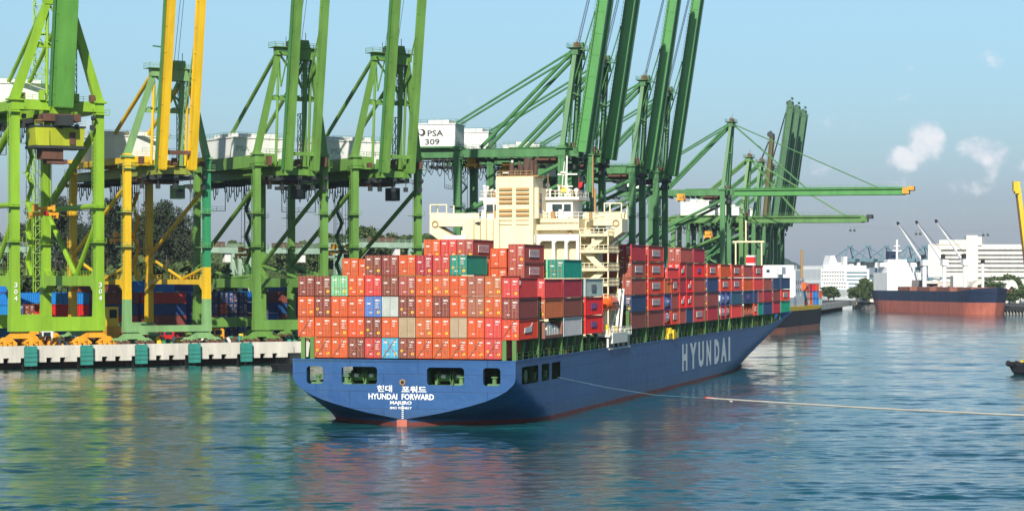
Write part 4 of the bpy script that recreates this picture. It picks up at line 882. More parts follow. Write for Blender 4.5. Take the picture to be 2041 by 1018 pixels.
for x0, x1 in ((-6.3, -5.2), (-4.9, -3.9), (4.9, 6.6), (6.9, 8.1)):
    m = MB(); m.box(x0, x1, 64.1 if x0 < 0 else 64.94, 64.5 if x0 < 0 else 64.99, 31.7, 32.9); m.build('window', 'glass', wh)
m = MB(); m.rail((-7.5, 64.5, 34.1), (9.5, 64.5, 34.1), 1.1, 1.0); m.rail((9.5, 64.5, 34.1), (9.5, 72, 34.1), 1.1, 1.2); m.rail((-7.5, 64.5, 34.1), (-7.5, 72, 34.1), 1.1, 1.2); m.rail((-16.4, 65.5, 30.4), (-6.6, 65.5, 30.4), 1.1, .9); m.rail((3.4, 62.3, 30.4), (14, 65.4, 30.4), 1.1, .9)
for x in (-6.9, -5.8, -5, 6.2, 7.4, 8.8): m.tube((x, 66, 34.1), (x, 66, 35.6), .18, 6); m.box(x-.3, x+.3, 65.8, 66.3, 35.0, 35.5)
m.build('roof_railing', 'creamw', sup)
rq = random.Random(17)
for k in range(34):
    x = rq.uniform(-7.4, 9.4); y = rq.uniform(64.8, 70); h = rq.uniform(.5, 2.0); m = MB(); m.tube((x, y, 34.1), (x, y, 34.1+h), rq.uniform(.07, .22), 6); m.tube((x-.25, y, 34.1+h), (x+.25, y, 34.1+h), .2, 6); m.build('roof_vent', rq.choice(('creamw', 'cream', 'creamdk', 'offwhite')), sup)
for k in range(16):
    x = rq.choice((rq.uniform(-8, -3.4), rq.uniform(3.6, 13))); y = 62.5+rq.random()*2; m = MB(); m.box(x-.35, x+.35, y, y+.6, 30.41, 31.2+rq.random()*.8); m.build('deck_box', rq.choice(('creamw', 'creamdk', 'creamw', 'cream')), sup)
for k in range(5): m = MB(); x = -6.8+k*1.1; m.tube((x, 60.9-2.7*(x > -8), 24.6), (x, 60.9-2.7*(x > -8), 30.2), .06, 5); m.build('drain_pipe', 'creamdk', sup)
for (x, z) in ((3.8, 33.6), (3.8, 32.2)): m = MB(); m.box(x+.12, x+.2, 60, 61, z, z+.8); m.build('grille', 'creamdk', sup)
for x in (10.9, 12.4, 13.9): m = MB(); m.tube((x, 63.3, 13), (x, 63.3, 16.2), .12, 6); m.build('vent_pipe', 'cream', sup)
# funnel
m = MB(); m.box(-3.1, 3.25, 58.5, 65.2, 27.6, 37.3); m.box(3.26, 3.9, 59.5, 64.8, 30.4, 35.5); fun = m.build('funnel', 'creamw' if False else 'cream', ship)
for cx0, cx1 in ((-2.55, -.3), (.35, 2.6)):
    for zz in (35.3, 34.55, 33.8, 33.1, 31.8, 31.05, 30.3, 29.6):
        m = MB(); m.box(cx0, cx1, 58.44, 58.49, zz-.22, zz+.12, 0); m.hexa([(cx0, 58.2, zz-.25), (cx1, 58.2, zz-.25), (cx1, 58.49, zz-.25), (cx0, 58.49, zz-.25), (cx0, 58.42, zz-.02), (cx1, 58.42, zz-.02), (cx1, 58.49, zz+.15), (cx0, 58.49, zz+.15)], 0); m.build('louvre', 'creamdk', fun)
m = MB(); rr = random.Random(5)
for k in range(9): x = -1.4+k*.55; y = 60+rr.random()*3; m.tube((x, y, 37.3), (x+rr.uniform(-.1, .1), y+.3, 38.8+rr.random()*1.2), rr.uniform(.22, .42), 10)
m.tube((1.2, 61.5, 37.3), (1.6, 62, 40.4), .8, 12); m.tube((2.3, 61.5, 37.3), (2.6, 62, 40.0), .5, 12); m.build('exhaust_pipe', 'smoke', fun)
m = MB(); m.box(-3.3, 3.9, 59.3, 64.9, 37.301, 37.5); m.rail((-3.0, 58.6, 37.3), (3.1, 58.6, 37.3), .9, 1.0); m.build('funnel_top', 'creamdk', fun)
m = MB(); m.box(3.91, 3.93, 60.4, 61.6, 31.3, 34.6); m.build('emblem', 'bmark', fun)
# masts
m = MB(); m.smooth = False; m.tube((-2.3, 66, 34), (-2.3, 66, 40.4), .3, 8, 0, .2); m.box(-3.9, -1.6, 65.7, 66.3, 38.2, 38.4); m.build('mast', 'creamw', ship)
m = MB(); m.beam((7.0, 66, 34), (7.2, 66, 41.0), .42, .42, 0, (0, 1, 0), .22, .22); m.extr([(6.2, 66, 30.4), (8.0, 66, 30.4), (7.25, 66, 36.5), (7.0, 66, 36.5)], (0, .2, 0)); m.box(5.6, 9.0, 65.8, 66.2, 37.8, 38.05); m.box(6.0, 8.2, 65.8, 66.2, 35.8, 36.0)
m.beam((6.2, 65.8, 34), (6.8, 65.8, 40), .12, .12); m.box(6.2, 7.0, 65.5, 65.7, 38.1, 38.4); m.build('radar_mast', 'creamw', ship)
m = MB(); m.tube((11.6, 66, 34), (11.6, 66, 41), .13, 6); m.tube((12, 66, 30.4), (12, 66, 35.5), .2, 6); m.tube((3.9, 66, 34), (3.9, 66, 38), .08, 5); m.tube((-4.5, 66, 34), (-4.5, 66, 38.2), .08, 5); m.box(5.9, 7.2, 65.5, 65.9, 34.9, 35.6, 1); m.build('antenna', ['creamdk', 'ymark'], ship)
m = MB(); m.quad([(-3.7, 66, 34.5), (-3.0, 66.3, 35.0), (-3.0, 66.2, 37.3), (-4.2, 65.9, 36.0)]); m.box(-3.05, -3.0, 66.2, 66.3, 34, 37.5); m.build('flag', 'redp', ship)
m = MB(); m.quad([(9.2, 66, 35.6), (9.7, 66.2, 35.8), (9.9, 66.2, 36.7), (9.3, 66, 36.5)]); m.box(9.15, 9.2, 66, 66.1, 34, 37.5); m.build('flag', 'redp', ship)
# starboard stair tower
m = MB()
for k, z in enumerate((27.6, 24.9, 21.9, 19.4, 16.8)):
    m.box(10.5, 15.4, 61, 69, z-.18, z); m.box(10.5, 15.45, 60.95, 61, z, z+.32)
    m.rail((10.5, 61, z), (15.4, 61, z), 1.15, .7, 0, .1); m.rail((15.4, 61, z), (15.4, 69, z), 1.15, 1.0, 0, .1)
    if k < 4:
        nz = (24.9, 21.9, 19.4, 16.8)[k]; a, b = ((11.3, 14.4) if k % 2 else (14.4, 11.3)); m.beam((a, 62, z-.1), (b, 62, nz), .2, .9)
for x, y in ((10.6, 61.2), (15.3, 61.2), (15.3, 68.5)): m.beam((x, y, 13), (x, y, 28), .22, .22)
m.box(12.4, 12.9, 61.6, 64, 24.9, 27.4); m.build('stair_tower', 'cream', sup)
m = MB(); m.box(10.4, 14.2, 63.5, 71, 9, 16.6); m.box(10.42, 12, 66, 72, 16.6, 28); m.build('deck_house', 'cream', sup)
# lifeboat, davit, gangway platform
m = MB(); m.smooth = True; n = 14; prof = [(0, .25), (.08, .75), (.25, 1.15), (.5, 1.25), (.78, 1.15), (.93, .7), (1, .2)]
for (a, ra), (b, rb) in zip(prof, prof[1:]): m.tube((14.9, 59.6+a*8.8, 16.3), (14.9, 59.6+b*8.8, 16.3), ra, n, 0, rb)
m.tube((14.9, 61.2, 17.0), (14.9, 62.8, 17.0), .9, 10); lb = m.build('lifeboat', 'lifered', ship)
m = MB(); m.box(16.05, 16.12, 61, 66, 16.35, 16.6); m.build('window', 'dark', lb)
m = MB()
for y in (66.6, 69.4): m.beam((16.0, y-2.2, 11.5), (15.6, y+2.4, 18.6), .4, .55); m.beam((14.4, y, 11.5), (15.6, y+2.4, 18.6), .3, .3)
m.beam((15.6, 68.8, 18.5), (15.6, 72, 18.4), .2, .2); m.build('davit', 'creamw', ship)
m = MB(); m.box(13.2, 16.6, 56.6, 74, 11.0, 11.3); m.box(16.1, 16.7, 58.4, 70, 9.9, 11.6); m.box(15.4, 16.5, 57, 73.4, 8.95, 9.1)
for y in (57, 61, 65, 69, 73): m.box(16.0, 16.3, y, y+.3, 9.05, 11.0)
m.rail((16.5, 56.6, 11.3), (16.5, 74, 11.3), 1.2, 1.2, 0, .1); m.build('boat_platform', 'creamw', ship)
rr = random.Random(9)
for k in range(26): m = MB(); y = rr.uniform(58, 73); x = rr.uniform(14, 16.2); s = rr.uniform(.2, .6); m.tube((x, y, 11.3), (x+rr.uniform(-.3, .3), y, 11.3+s*3.2), s*.6, 7); m.build('life_raft', rr.choice(('creamw', 'creamw', 'ymark')), ship)
m = MB(); m.box(15.4, 16.4, s_of(1332), s_of(1350), 9.3, 10.3); m.tube((15.9, s_of(1336), 10.3), (15.9, s_of(1336), 11.3), .7, 8); m.box(15.6, 16.6, s_of(1340), s_of(1344), 9.2, 10.9); m.build('deck_crane', 'ymark', ship)
# foremast
m = MB(); s = 276; m.beam((0, s, 11), (0, s, 24), .7, .7); m.box(-2.5, 2.5, s-.3, s+.3, 20, 20.3); m.build('foremast', 'cream', ship)
# ---------------- container yard behind the quay ----------------
rr = random.Random(21)
YR = [  # t along quay, inland distance, end-on?, colours bottom to top
 (-13, 47, 0, 'LLLL'), (0.5, 47, 0, 'LLLL'), (13.5, 47, 1, 'NMN'), (16.2, 47, 1, 'NNM'), (20, 50, 0, 'BPVL'), (33, 50, 0, 'MRNM'), (46.2, 50, 0, 'CMNR'),
 (-8, 66, 0, 'NLLL'), (6, 66, 0, 'MNBRL'), (20, 66, 0, 'LMRL'), (34, 66, 0, 'BNMNM'), (48, 62, 0, 'RMNLL'), (62, 52, 1, 'NNNN'), (64.8, 52, 1, 'NNNB'), (67.5, 52, 1, 'NPNN'), (70.3, 52, 1, 'NNRN'), (73, 52, 1, 'NNNN'), (75.8, 52, 1, 'BNNN'),
 (62, 72, 0, 'MNNLN'), (76, 70, 0, 'NMNL'), (84, 47, 0, '.MNM'), (97, 50, 1, 'NNNN'), (99.8, 50, 1, 'LLLL'), (103, 50, 0, 'LLNL'), (90, 66, 0, 'NLNMN'), (117, 52, 0, 'NLLM')]
for i, (t, d, end, cols) in enumerate(YR):
    for k, c in enumerate(cols):
        if c == '.': continue
        z = ZQ+.15+k*2.9
        if end: p = q1(t, d, z); rz = A1
        else: p = q1(t+12.2, d, z); rz = A1+math.pi/2
        c = 'J' if c == 'N' else c
        lab = f"{CN[c]} container in the quay yard, {ORD[k]} from the ground, {ORD[i]} yard stack" if False else f"{CN[c]} container in the {ORD[i] if i < 23 else ['twenty-fourth', 'twenty-fifth', 'twenty-sixth'][i-23]} yard stack behind the cranes, {ORD[k]} tier up"
        container(p, 0, 0, 0, c, 12.2, rz, lab, 'containers stacked in the quay yard', 'p' if not end and c in 'LJ' else None)
# yard gantries (pale mint frames behind)
def yard_gantry(px, Z, w, zt, lab, d=14, rz=A1, col='ltgreen'):
    p = at(px, 550, Z); t = thing('yard_gantry', lab, 'gantry', (p.x, p.y, ZQ), rz, 'pale yard gantries'); 
    for x in (-w/2, w/2):
        for y in (0, d): m = MB(ZQ); m.beam((x, y, ZQ), (x, y, zt), 1.1, 1.1); m.build('leg', col, t)
    m = MB(ZQ)
    for y in (0, d): m.box(-w/2-3, w/2+3, y-.7, y+.7, zt, zt+1.8); m.rail((-w/2-3, y-.6, zt+1.8), (w/2+3, y-.6, zt+1.8), 1.1, 2.5)
    m.build('bridge_beam', col, t); m = MB(ZQ)
    for x in (-w/2, w/2):
        m = MB(ZQ); m.beam((x, 0, zt-1), (x, d, zt-1), .6, .8); m.beam((x, 0, ZQ+1.3), (x, d, ZQ+1.3), .8, 1.0); m.beam((x, .5, ZQ+2), (x, d-.5, zt-2), .3, .3)
        if x < 0: m.build('gantry_brace', col, t)
    m.build('gantry_brace', col, t); m = MB(ZQ); m.beam((-w/2, 0, zt-7), (-w/2+6, 0, zt-.5), .35, .35); m.build('diagonal_strut', col, t)
    m = MB(ZQ); m.box(-3, 2, 1, d-1, zt+1.81, zt+3.6); m.box(1.5, 3.5, 0, 2, zt-3, zt-.1, 1); m.build('gantry_trolley', ['rusty', 'offwhite'], t)
yard_gantry(95, 690, 30, 28.2, 'pale gantry beam behind the lime crane, brown trolley on top'); yard_gantry(-20, 680, 22, 28, 'pale gantry leg at the far left edge'); yard_gantry(440, 730, 26, 28.4, 'mint yard gantry left of the third crane'); yard_gantry(590, 760, 34, 28.5, 'mint yard gantry seen between the third and fourth cranes')
yard_gantry(350, 700, 16, 22, 'small mint frame behind the yellow crane right leg'); yard_gantry(780, 800, 30, 31, 'faint mint gantry top above the stern containers', 14, A1)
# work vehicle and boxes on quay
p = q1(24.5, 13, ZQ); t = thing('forklift_truck', 'yellow and orange cab vehicle between the lime and yellow cranes', 'vehicle', p, A1)
m = MB(); m.box(-1.3, 1.3, -1, 1.4, 4.1, 8.6); m.build('cab', 'ymark', t); m = MB(); m.box(-1.4, 1.6, -1.5, 2, .9, 4.09); m.build('body', 'orange', t); m = MB(); m.box(-.9, .9, -1.05, -1.01, 6, 8); m.build('window', 'glass', t)
for x in (-1.2, 1.2):
    for y in (-1, 1.5): m = MB(); m.tube((x-.25, y, .6), (x+.25, y, .6), .6, 12); m.build('wheel', 'black', t)
def truck(tq, d, col, lab):
    t = thing('yard_truck', lab, 'truck', q1(tq, d, ZQ), A1, 'yard trucks on the quay'); m = MB(); m.box(-1.2, 1.4, -1.2, 1.2, .8, 3.1); m.box(-1.0, 1.2, -1.1, 1.1, 3.1, 3.3); m.build('cab', col, t)
    m = MB(); m.box(1.4, 13.5, -1.1, 1.1, .9, 1.3); m.box(12, 13.5, -1.2, 1.2, 1.3, 1.6); m.build('trailer', 'rusty', t); m = MB(); m.box(-1.24, -1.2, -.9, .9, 1.8, 2.9); m.box(-.9, .8, -1.23, -1.21, 1.9, 2.9); m.build('window', 'glass', t)
    for x in (-.3, 3.5, 10.5, 12): m = MB(); m.tube((x, -1.3, .55), (x, 1.3, .55), .55, 12); m.build('wheel', 'black', t)
truck(8, 12, 'white', 'white yard truck under the lime crane sill'); truck(38, 12, 'redp', 'red yard truck under the yellow crane sill'); truck(50, 10, 'orange', 'orange yard truck between the yellow and third cranes'); truck(78, 10, 'ymark', 'yellow yard truck beside the third crane right leg')
m = MB(); rr = random.Random(31)
for k in range(420):
    t_ = rr.uniform(-22, 118); d = rr.uniform(4.6, 9); a = q1(t_, d); s = rr.uniform(.3, 1.5)*(1 if t_ > 20 or rr.random() < .5 else .9); m.tube((a.x, a.y, ZQ), (a.x+rr.uniform(-.9, .9), a.y, ZQ+s*rr.uniform(.6, 1.5)), s*.45, 7, (rr.choice((5, 5, 5, 2, 3, 1, 4)) if t_ < 22 else rr.choice((0, 6, 6, 2, 2, 3, 1, 4, 7))))
tag(m.build('quay_clutter', ['teal', 'redp', 'dark', 'rusty', 'creamw', 'orange', 'sea', 'ymark']), 'litter of small drums, cones and lashing gear along the quay edge', 'dock clutter', kind='stuff')
# small dark workboat by the quay, left of the stern
p = at(578, 728, 505); t = thing('work_boat', 'small dark work boat moored at the quay beside the blue stern', 'boat', (p.x, p.y, 0), A1)
m = MB(); m.hexa([(-3.5, -1.4, -.3), (3.8, -1.4, -.3), (3.8, 1.4, -.3), (-3.5, 1.4, -.3), (-4.2, -1.7, 1.3), (4.4, -1.7, 1.3), (4.4, 1.7, 1.3), (-4.2, 1.7, 1.3)]); m.build('hull', 'black', t)
m = MB(); m.box(.5, 3.2, -1.1, 1.1, 1.31, 3.2); m.box(.4, 3.3, -1.2, 1.2, 3.21, 3.4); m.rail((-4, -1.5, 1.3), (.4, -1.5, 1.3)); m.tube((1, 0, 3.4), (1, 0, 5), .07, 5); m.build('cabin', 'dark', t)

# ---------------- vegetation ----------------
def leafmat(name, a, b):
    m = bpy.data.materials.new(name); m.use_nodes = True; n = NT(m.node_tree); bs = n.n['Principled BSDF']; g = n.add('ShaderNodeNewGeometry')
    nz = n.add('ShaderNodeTexNoise', inp={0: g.outputs['Position'], 'Scale': .35, 'Detail': 3.0}); c = n.ramp(nz.outputs[0], [(.35, a), (.65, b)]); n.l.new(c, bs.inputs['Base Color']); bs.inputs['Roughness'].default_value = .8; return m
LF1 = leafmat('casuarina_foliage', (.018, .032, .018), (.05, .072, .035)); LF2 = leafmat('broadleaf_foliage', (.03, .06, .015), (.08, .12, .03))
def crown_mesh(seed, H, wid, kind, nface):
    r = random.Random(seed); m = MB(); cl = []
    if kind == 'casuarina':
        for k in range(34):
            f = r.uniform(.12, 1.0); rad = wid*(1-f)**.6*.55+wid*.10; a = r.uniform(0, 6.28); d = rad*math.sqrt(r.random()); cl.append((d*math.cos(a), d*math.sin(a), H*f*.96, r.uniform(.5, 1)*wid*.20, H*.075))
    else:
        for k in range(20):
            a = r.uniform(0, 6.28); e = r.uniform(-.3, 1); d = wid*.42*math.sqrt(r.random()); cl.append((d*math.cos(a), d*math.sin(a), H*.56+H*.34*(e*1.3-.5)*math.sqrt(max(0, 1-(d/(wid*.5))**2)), wid*r.uniform(.13, .22), wid*r.uniform(.10, .16)))
    for k in range(nface):
        cx, cy, cz, rx, rz = r.choice(cl)
        v = Vector((r.gauss(0, 1), r.gauss(0, 1), r.gauss(0, 1))).normalized()*r.uniform(.55, 1.1); p = Vector((cx+v.x*rx, cy+v.y*rx, cz+v.z*rz)); s = r.uniform(.25, .6)*(1.0 if kind != 'casuarina' else .85)
        a = Vector((r.gauss(0, 1), r.gauss(0, 1), r.gauss(0, 1)+(.8 if kind == 'casuarina' else 0))).normalized()*s; b = a.cross(Vector((r.gauss(0, 1), r.gauss(0, 1), r.gauss(0, 1)))).normalized()*s*(.35 if kind == 'casuarina' else .7)
        m.quad([p-a-b, p+a-b, p+a+b, p-a+b])
    me = bpy.data.meshes.new('crown'); me.from_pydata(m.v, [], m.f); me.materials.append(LF1 if kind == 'casuarina' else LF2)
    t = MB(); t.tube((0, 0, 0), (r.uniform(-.4, .4), 0, H*.45), .5, 8, 0, .32); t.tube((r.uniform(-.4, .4)*0, 0, H*.45), (0, .3, H*.9), .32, 6, 0, .06)
    for c in cl[:14]: t.tube((0, 0, max(2, c[2]-H*.14)), (c[0], c[1], c[2]), .16, 5, 0, .04)
    return me, t.mesh('trunk', [M('bark')])
CA = [crown_mesh(i, 38, 19, 'casuarina', 8000) for i in range(3)]; BR = [crown_mesh(10+i, 14, 13, 'broad', 2600) for i in range(3)]
def tree(pos, kind, i, s, lab, group, sz=None):
    cm, tm = (CA if kind == 'casuarina' else BR)[i % 3]; t = thing('casuarina_tree' if kind == 'casuarina' else 'broadleaf_tree', lab, 'tree', pos, (i*1.7) % 6.28, group); t.scale = (s, s, sz or s)
    link('crown', cm, t); link('trunk', tm, t)
tr = [(20, 470, 690, 'low dark tree at the left edge behind the lime crane'), (60, 415, 670, 'feathery dark tree between the lime crane legs, left one'), (120, 402, 675, 'tall feathery tree behind the lime crane middle'), (150, 440, 700, 'feathery tree just left of the yellow rear leg'), (185, 425, 700, 'feathery tree behind the lime crane right leg'),
      (218, 405, 665, 'feathery tree between the lime and yellow cranes'), (262, 440, 690, 'feathery tree beside the yellow crane left leg'), (296, 412, 660, 'feathery tree left of the middle yellow rear leg'), (330, 408, 670, 'tallest feathery tree right of the middle yellow rear leg'), (352, 425, 668, 'feathery tree inside the yellow crane, right part'), (372, 440, 690, 'rightmost feathery tree before the yellow crane right leg')]
tr += [(px, py, Z, f'feathery tree in the rear belt, {ORD[i]} from the left') for i, (px, py, Z) in enumerate(((40, 452, 740), (90, 442, 735), (140, 430, 745), (205, 445, 740), (240, 432, 735), (280, 448, 745), (315, 436, 740), (345, 446, 735), (385, 470, 740), (-20, 460, 740)))]
for i, (px, py, Z, lab) in enumerate(tr):
    p = at(px, py, Z); h = p.z-ZQ; tree((p.x, p.y, ZQ), 'casuarina', i, h/38*.95, lab, 'feathery trees behind the yard', h/37)
for i, (px, py, Z) in enumerate(((10, 505, 640), (50, 500, 650), (110, 505, 640), (160, 500, 655), (215, 500, 650), (270, 492, 640), (330, 490, 640), (380, 500, 650))):
    p = at(px, py, Z); tree((p.x, p.y, ZQ), 'broad', i, (p.z-ZQ)/14, f'bushy low tree under the feathery trees, {ORD[i]} from the left', 'bushy low trees behind the yard')
# wooded ridge
def ridge(name, Z, prof, depth, mt, lab, fol=True, seed=3, lumps=0):
    r = random.Random(seed); m = MB(); pts = []
    for (a, ya), (b, yb) in zip(prof, prof[1:]):
        n = max(1, int(abs(b-a)/6))
        for k in range(n): f = k/n; pts.append((a+(b-a)*f, ya+(yb-ya)*f+r.uniform(-1, 1)*1.4))
    for (a, ya), (b, yb) in zip(pts, pts[1:]):
        A, B = at(a, ya, Z), at(b, yb, Z); m.quad([(A.x, A.y-depth, 0), (B.x, B.y-depth, 0), B, A]); m.quad([A, B, (B.x, B.y+depth, 0), (A.x, A.y+depth, 0)])
    o = m.build(name, mt); tag(o, kind='structure')
    return pts
hillm = mat('hill_foliage', (.035, .06, .02), .95, .5, 0, scale=.05, bump=.5, streak=1.0)
ridge('hill', 1150, [(400, 515), (470, 500), (560, 492), (640, 488), (700, 478), (780, 480), (860, 478), (900, 486), (1000, 492), (1100, 495), (1300, 500), (1450, 505), (1530, 540)], 120, hillm, None)
rr = random.Random(44); m = MB()
for k in range(30000):
    px = rr.uniform(400, 1530); base = 497 if px < 650 else 484 if px < 900 else 500
    base += 5*math.sin(px*.05)+4*math.sin(px*.13+1)+3*math.sin(px*.31)
    f = rr.random()**1.6; Z = 1140-110*f; py = base+f*70+rr.uniform(-4, 2); p = at(px, py, Z); s = rr.uniform(.7, 1.7)
    a = Vector((rr.gauss(0, 1), rr.gauss(0, .5), rr.gauss(0, 1))).normalized()*s; b = a.cross(Vector((rr.gauss(0, .3), 1, rr.gauss(0, .3)))).normalized()*s*.8
    m.quad([p-a-b, p+a-b, p+a+b, p-a+b])
me = bpy.data.meshes.new('woodland'); me.from_pydata(m.v, [], m.f); me.materials.append(LF2)
tag(link('woodland', me), 'dark green wood covering the low ridge behind the cranes', 'woodland', kind='stuff')
for i, (px, py, Z, s) in enumerate(((676, 448, 1000, 1.), (740, 436, 960, 1.), (752, 450, 980, 1.), (716, 456, 1000, 1.), (610, 470, 1000, 1.), (640, 468, 1010, 1.), (790, 452, 1020, 1.), (830, 453, 1030, 1.), (880, 468, 1040, 1.), (574, 475, 1010, 1))):
    p = at(px, py, Z); tree((p.x, p.y, p.z-20), 'broad', i, 20/14*.98, f'rounded dark tree on the ridge behind the fourth crane, number {ORD[i]} planted' if False else f"rounded tree on the ridge crest, {['third', 'sixth', 'seventh', 'fifth', 'first right', 'second', 'eighth', 'ninth', 'tenth', 'first'][i]} in the crest row", 'rounded trees on the ridge crest')
# thin poles on the ridge (fence posts of a terrace) and wind instruments
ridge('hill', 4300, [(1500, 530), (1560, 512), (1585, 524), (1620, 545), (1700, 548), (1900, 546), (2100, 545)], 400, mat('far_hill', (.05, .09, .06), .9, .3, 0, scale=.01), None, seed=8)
ridge('hill', 3000, [(1500, 545), (1600, 540), (1660, 547)], 200, hillm, None, seed=9)

# ---------------- far berth: feeder ship beyond the bow ----------------
def loft_hull(name, mats, root, L, B, zt, red, bow, stern=.35, sheer=1.5, flare=.6, y0=0):
    m = MB(); m.smooth = True; n = 26; zz = [-2, 0, red, red+.01, (red+zt)/2, zt]
    def hw(y, z):
        f = y/L; k = max(0, z)/zt; b = B/2
        if f > 1-bow: u = (f-(1-bow))/bow; b *= max(0.0, 1-u**(1.8+1.2*k))**.8 if u < 1 else 0
        if f < stern*.3: u = 1-f/(stern*.3); b *= 1-.35*u*(1-k*.8)
        return b
    for sx in (-1, 1):
        base = len(m.v)
        for i in range(n+1):
            for z in zz:
                y = L*i/n; k = max(0, z)/zt; rake = (k-1)*flare*6*(i/n)**8; zt_ = z if z < zt else zt+sheer*max(0, (i/n-.75)/.25)**2
                m.v.append((sx*hw(y, z), y0+y+rake, zt_))
        for i in range(n):
            for j in range(len(zz)-1):
                a = base+i*len(zz)+j; b = a+len(zz); m.f.append((a, b, b+1, a+1)); m.m.append(1 if j < 2 else 0)
    for j in range(len(zz)-1):
        a, b = zz[j], zz[j+1]; m.quad([(-hw(0, a), y0, a), (hw(0, a), y0, a), (hw(0, b), y0, b), (-hw(0, b), y0, b)], 1 if j < 2 else 0)
    pl = [(hw(L*i/n, zt), y0+L*i/n) for i in range(n+1)]; m.prism([(-x, y) for x, y in pl]+[(x, y) for x, y in reversed(pl[:-1])], zt-.6, zt-.5, 0)
    return m.build(name, mats, root)
fd = Vector((.30, .954, 0)); FZ = -math.atan2(.30, .954)
fp = Vector((86, 812, 0)); t = thing('feeder_ship', 'black-hulled feeder ship with white superstructure moored beyond the blue bow', 'ship', fp, FZ)
loft_hull('hull', ['blackhull', 'brown'], t, 104, 20, 8.0, 2.2, .16)
m = MB(); m.box(-7, 9, 3, 14, 8, 24); m.box(-8.5, 10.2, 5, 13, 21.5, 24.2); m.box(-9.2, 9.6, 14, 38, 7.5, 13); m.box(-4, 9.5, 36, 47, 13, 23); m.box(-3, 8.5, 38, 45, 23, 25); m.box(-4, 9.55, 47, 55, 8, 20); m.box(4, 9.6, 32, 50, 8, 13.5); m.build('superstructure', 'white', t)
for (x, z, w_) in ((2, 22, 1.2), (5, 22.2, 1.2), (-3, 22, 1.5), (8.0, 18, 1.2), (6, 14, 1.2)): m = MB(); m.box(x, x+w_, 2.9 if z < 20 else 2.9, 2.98, z, z+1); m.build('window', 'glass', t)
for k in range(8): m = MB(); m.box(9.56, 9.62, 37.2+(k % 4)*4.4, 38.6+(k % 4)*4.4, 15+(k//4)*3, 16.2+(k//4)*3); m.build('window', 'glass', t)
m = MB()
for x in (-6.5, 3.0): m.box(x-.25, x+.25, 4, 4.5, 24, 33)
m.box(-7.6, 4, 3.9, 4.6, 33, 33.6); m.box(-3, -2.5, 4, 4.5, 33.5, 41); m.build('gantry_mast', 'cream', t)
m = MB(); m.box(-2.8, .2, 4.8, 8, 24, 28.4); m.build('funnel', 'offwhite', t); m = MB(); m.box(-2.85, .25, 4.7, 8.1, 25.6, 27.8); m.build('funnel_band', 'redp', t)
m = MB(); m.tube((8, 58, 8), (8, 58, 31), .5, 8); m.build('derrick', 'creamdk', t)
m = MB(); m.box(-9.9, 9.9, 6, 90, 8.0, 9.2); m.rail((9.8, 0, 8), (9.8, 88, 8), 1.6, 2.5, 0, .2); m.build('deck_rail', 'ymark', t)
cols = [('R', 'K', 'O'), ('W', 'S', 'R'), ('O', 'R', 'C'), ('B', 'L', 'V'), ('L', 'B', 'O'), ('W', 'O', '.')]
for i, cs in enumerate(cols):
    for k, c in enumerate(cs):
        if c == '.': continue
        y = 42+i*7.2 ; p = fp+Matrix.Rotation(FZ, 3, 'Z') @ Vector((7.6, y+15, 9.3+k*2.9)); container(p, 0, 0, 0, c, 6.06, FZ, f"small distant {CN[c]} container on the feeder ship, {ORD[i]} stack, {ORD[k]} tier", 'containers on the feeder ship')
m = MB(); m.tube((9.6, 50, 17), (9.6, 56, 17), 1.5, 10); m.build('lifeboat', 'lifered', t)

# ---------------- far right quay with bulk carrier, building, cruise ship ----------------
sb = Vector((266.5, 1240, 0)); ss = Vector((231, 1388, 0)); dv = (sb-ss).normalized(); LB = (sb-ss).length; rz = math.atan2(-dv.x, dv.y)
nn = Vector((-dv.y, dv.x, 0)); 
nn = Vector((.954, .30, 0))
t = thing('bulk_carrier', 'navy and faded red bulk carrier with deck cranes moored at the right', 'ship', ss, rz)
loft_hull('hull', ['navyhull', 'pinkhull'], t, LB, 24, 12.2, 6.3, .12, sheer=2.5)
def L2(y, x, z): return Vector((x, y, z))
m = MB(); m.box(-11, 11, 4, 25, 12.2, 23); m.box(-9, 9, 6, 20, 23, 26.5); m.box(-12, 12, 12, 17, 26.5, 29); m.box(-6, 6, 8, 15, 29, 31); m.build('superstructure', 'white', t)
for z in (14.2, 17.4, 20.6):
    for k in range(6): m = MB(); m.box(-11.08, -11.01, 4+k*3.8, 5.6+k*3.8, z, z+1.2); m.build('window', 'bband', t)
    m = MB(); m.box(-11.4, -11.01, 4, 25, z+2.2, z+2.45); m.rail((-11.3, 2, z+2.45), (-11.3, 27, z+2.45), 1.0, 3, 0, .12); m.build('deck_rail', 'bwhite', t)
for k in range(7): m = MB(); m.box(-9.08+0, -9.01, 6.6+k*1.9, 7.6+k*1.9, 24.2, 25.4); m.build('window', 'bband', t)
m = MB(); m.box(-3, 3, 4, 9, 30, 36); m.build('funnel', 'navyhull', t); m = MB(); m.beam((0, 14, 30), (0, 14, 43), 1, 1); m.box(-3, 3, 13.7, 14.3, 36, 36.6); m.box(-2, 2, 13.7, 14.3, 39, 39.5); m.build('mast', 'white', t)
m = MB(); m.smooth = False
for k in range(6): a = k/6; m.box(-11.6, -11.2, 26+k*20, 45.9+k*20, 12.0, 13.6)
m.build('bulwark', 'brown', t)
for k in range(4): m = MB(); m.box(-8, 8, 34+k*28, 52+k*28, 12.2, 14.6); m.build('hatch_cover', 'brown', t)
m = MB(); m.box(-10, -4, 27.2, 33, 12.2, 18.5); m.build('deck_house', 'bband', t)
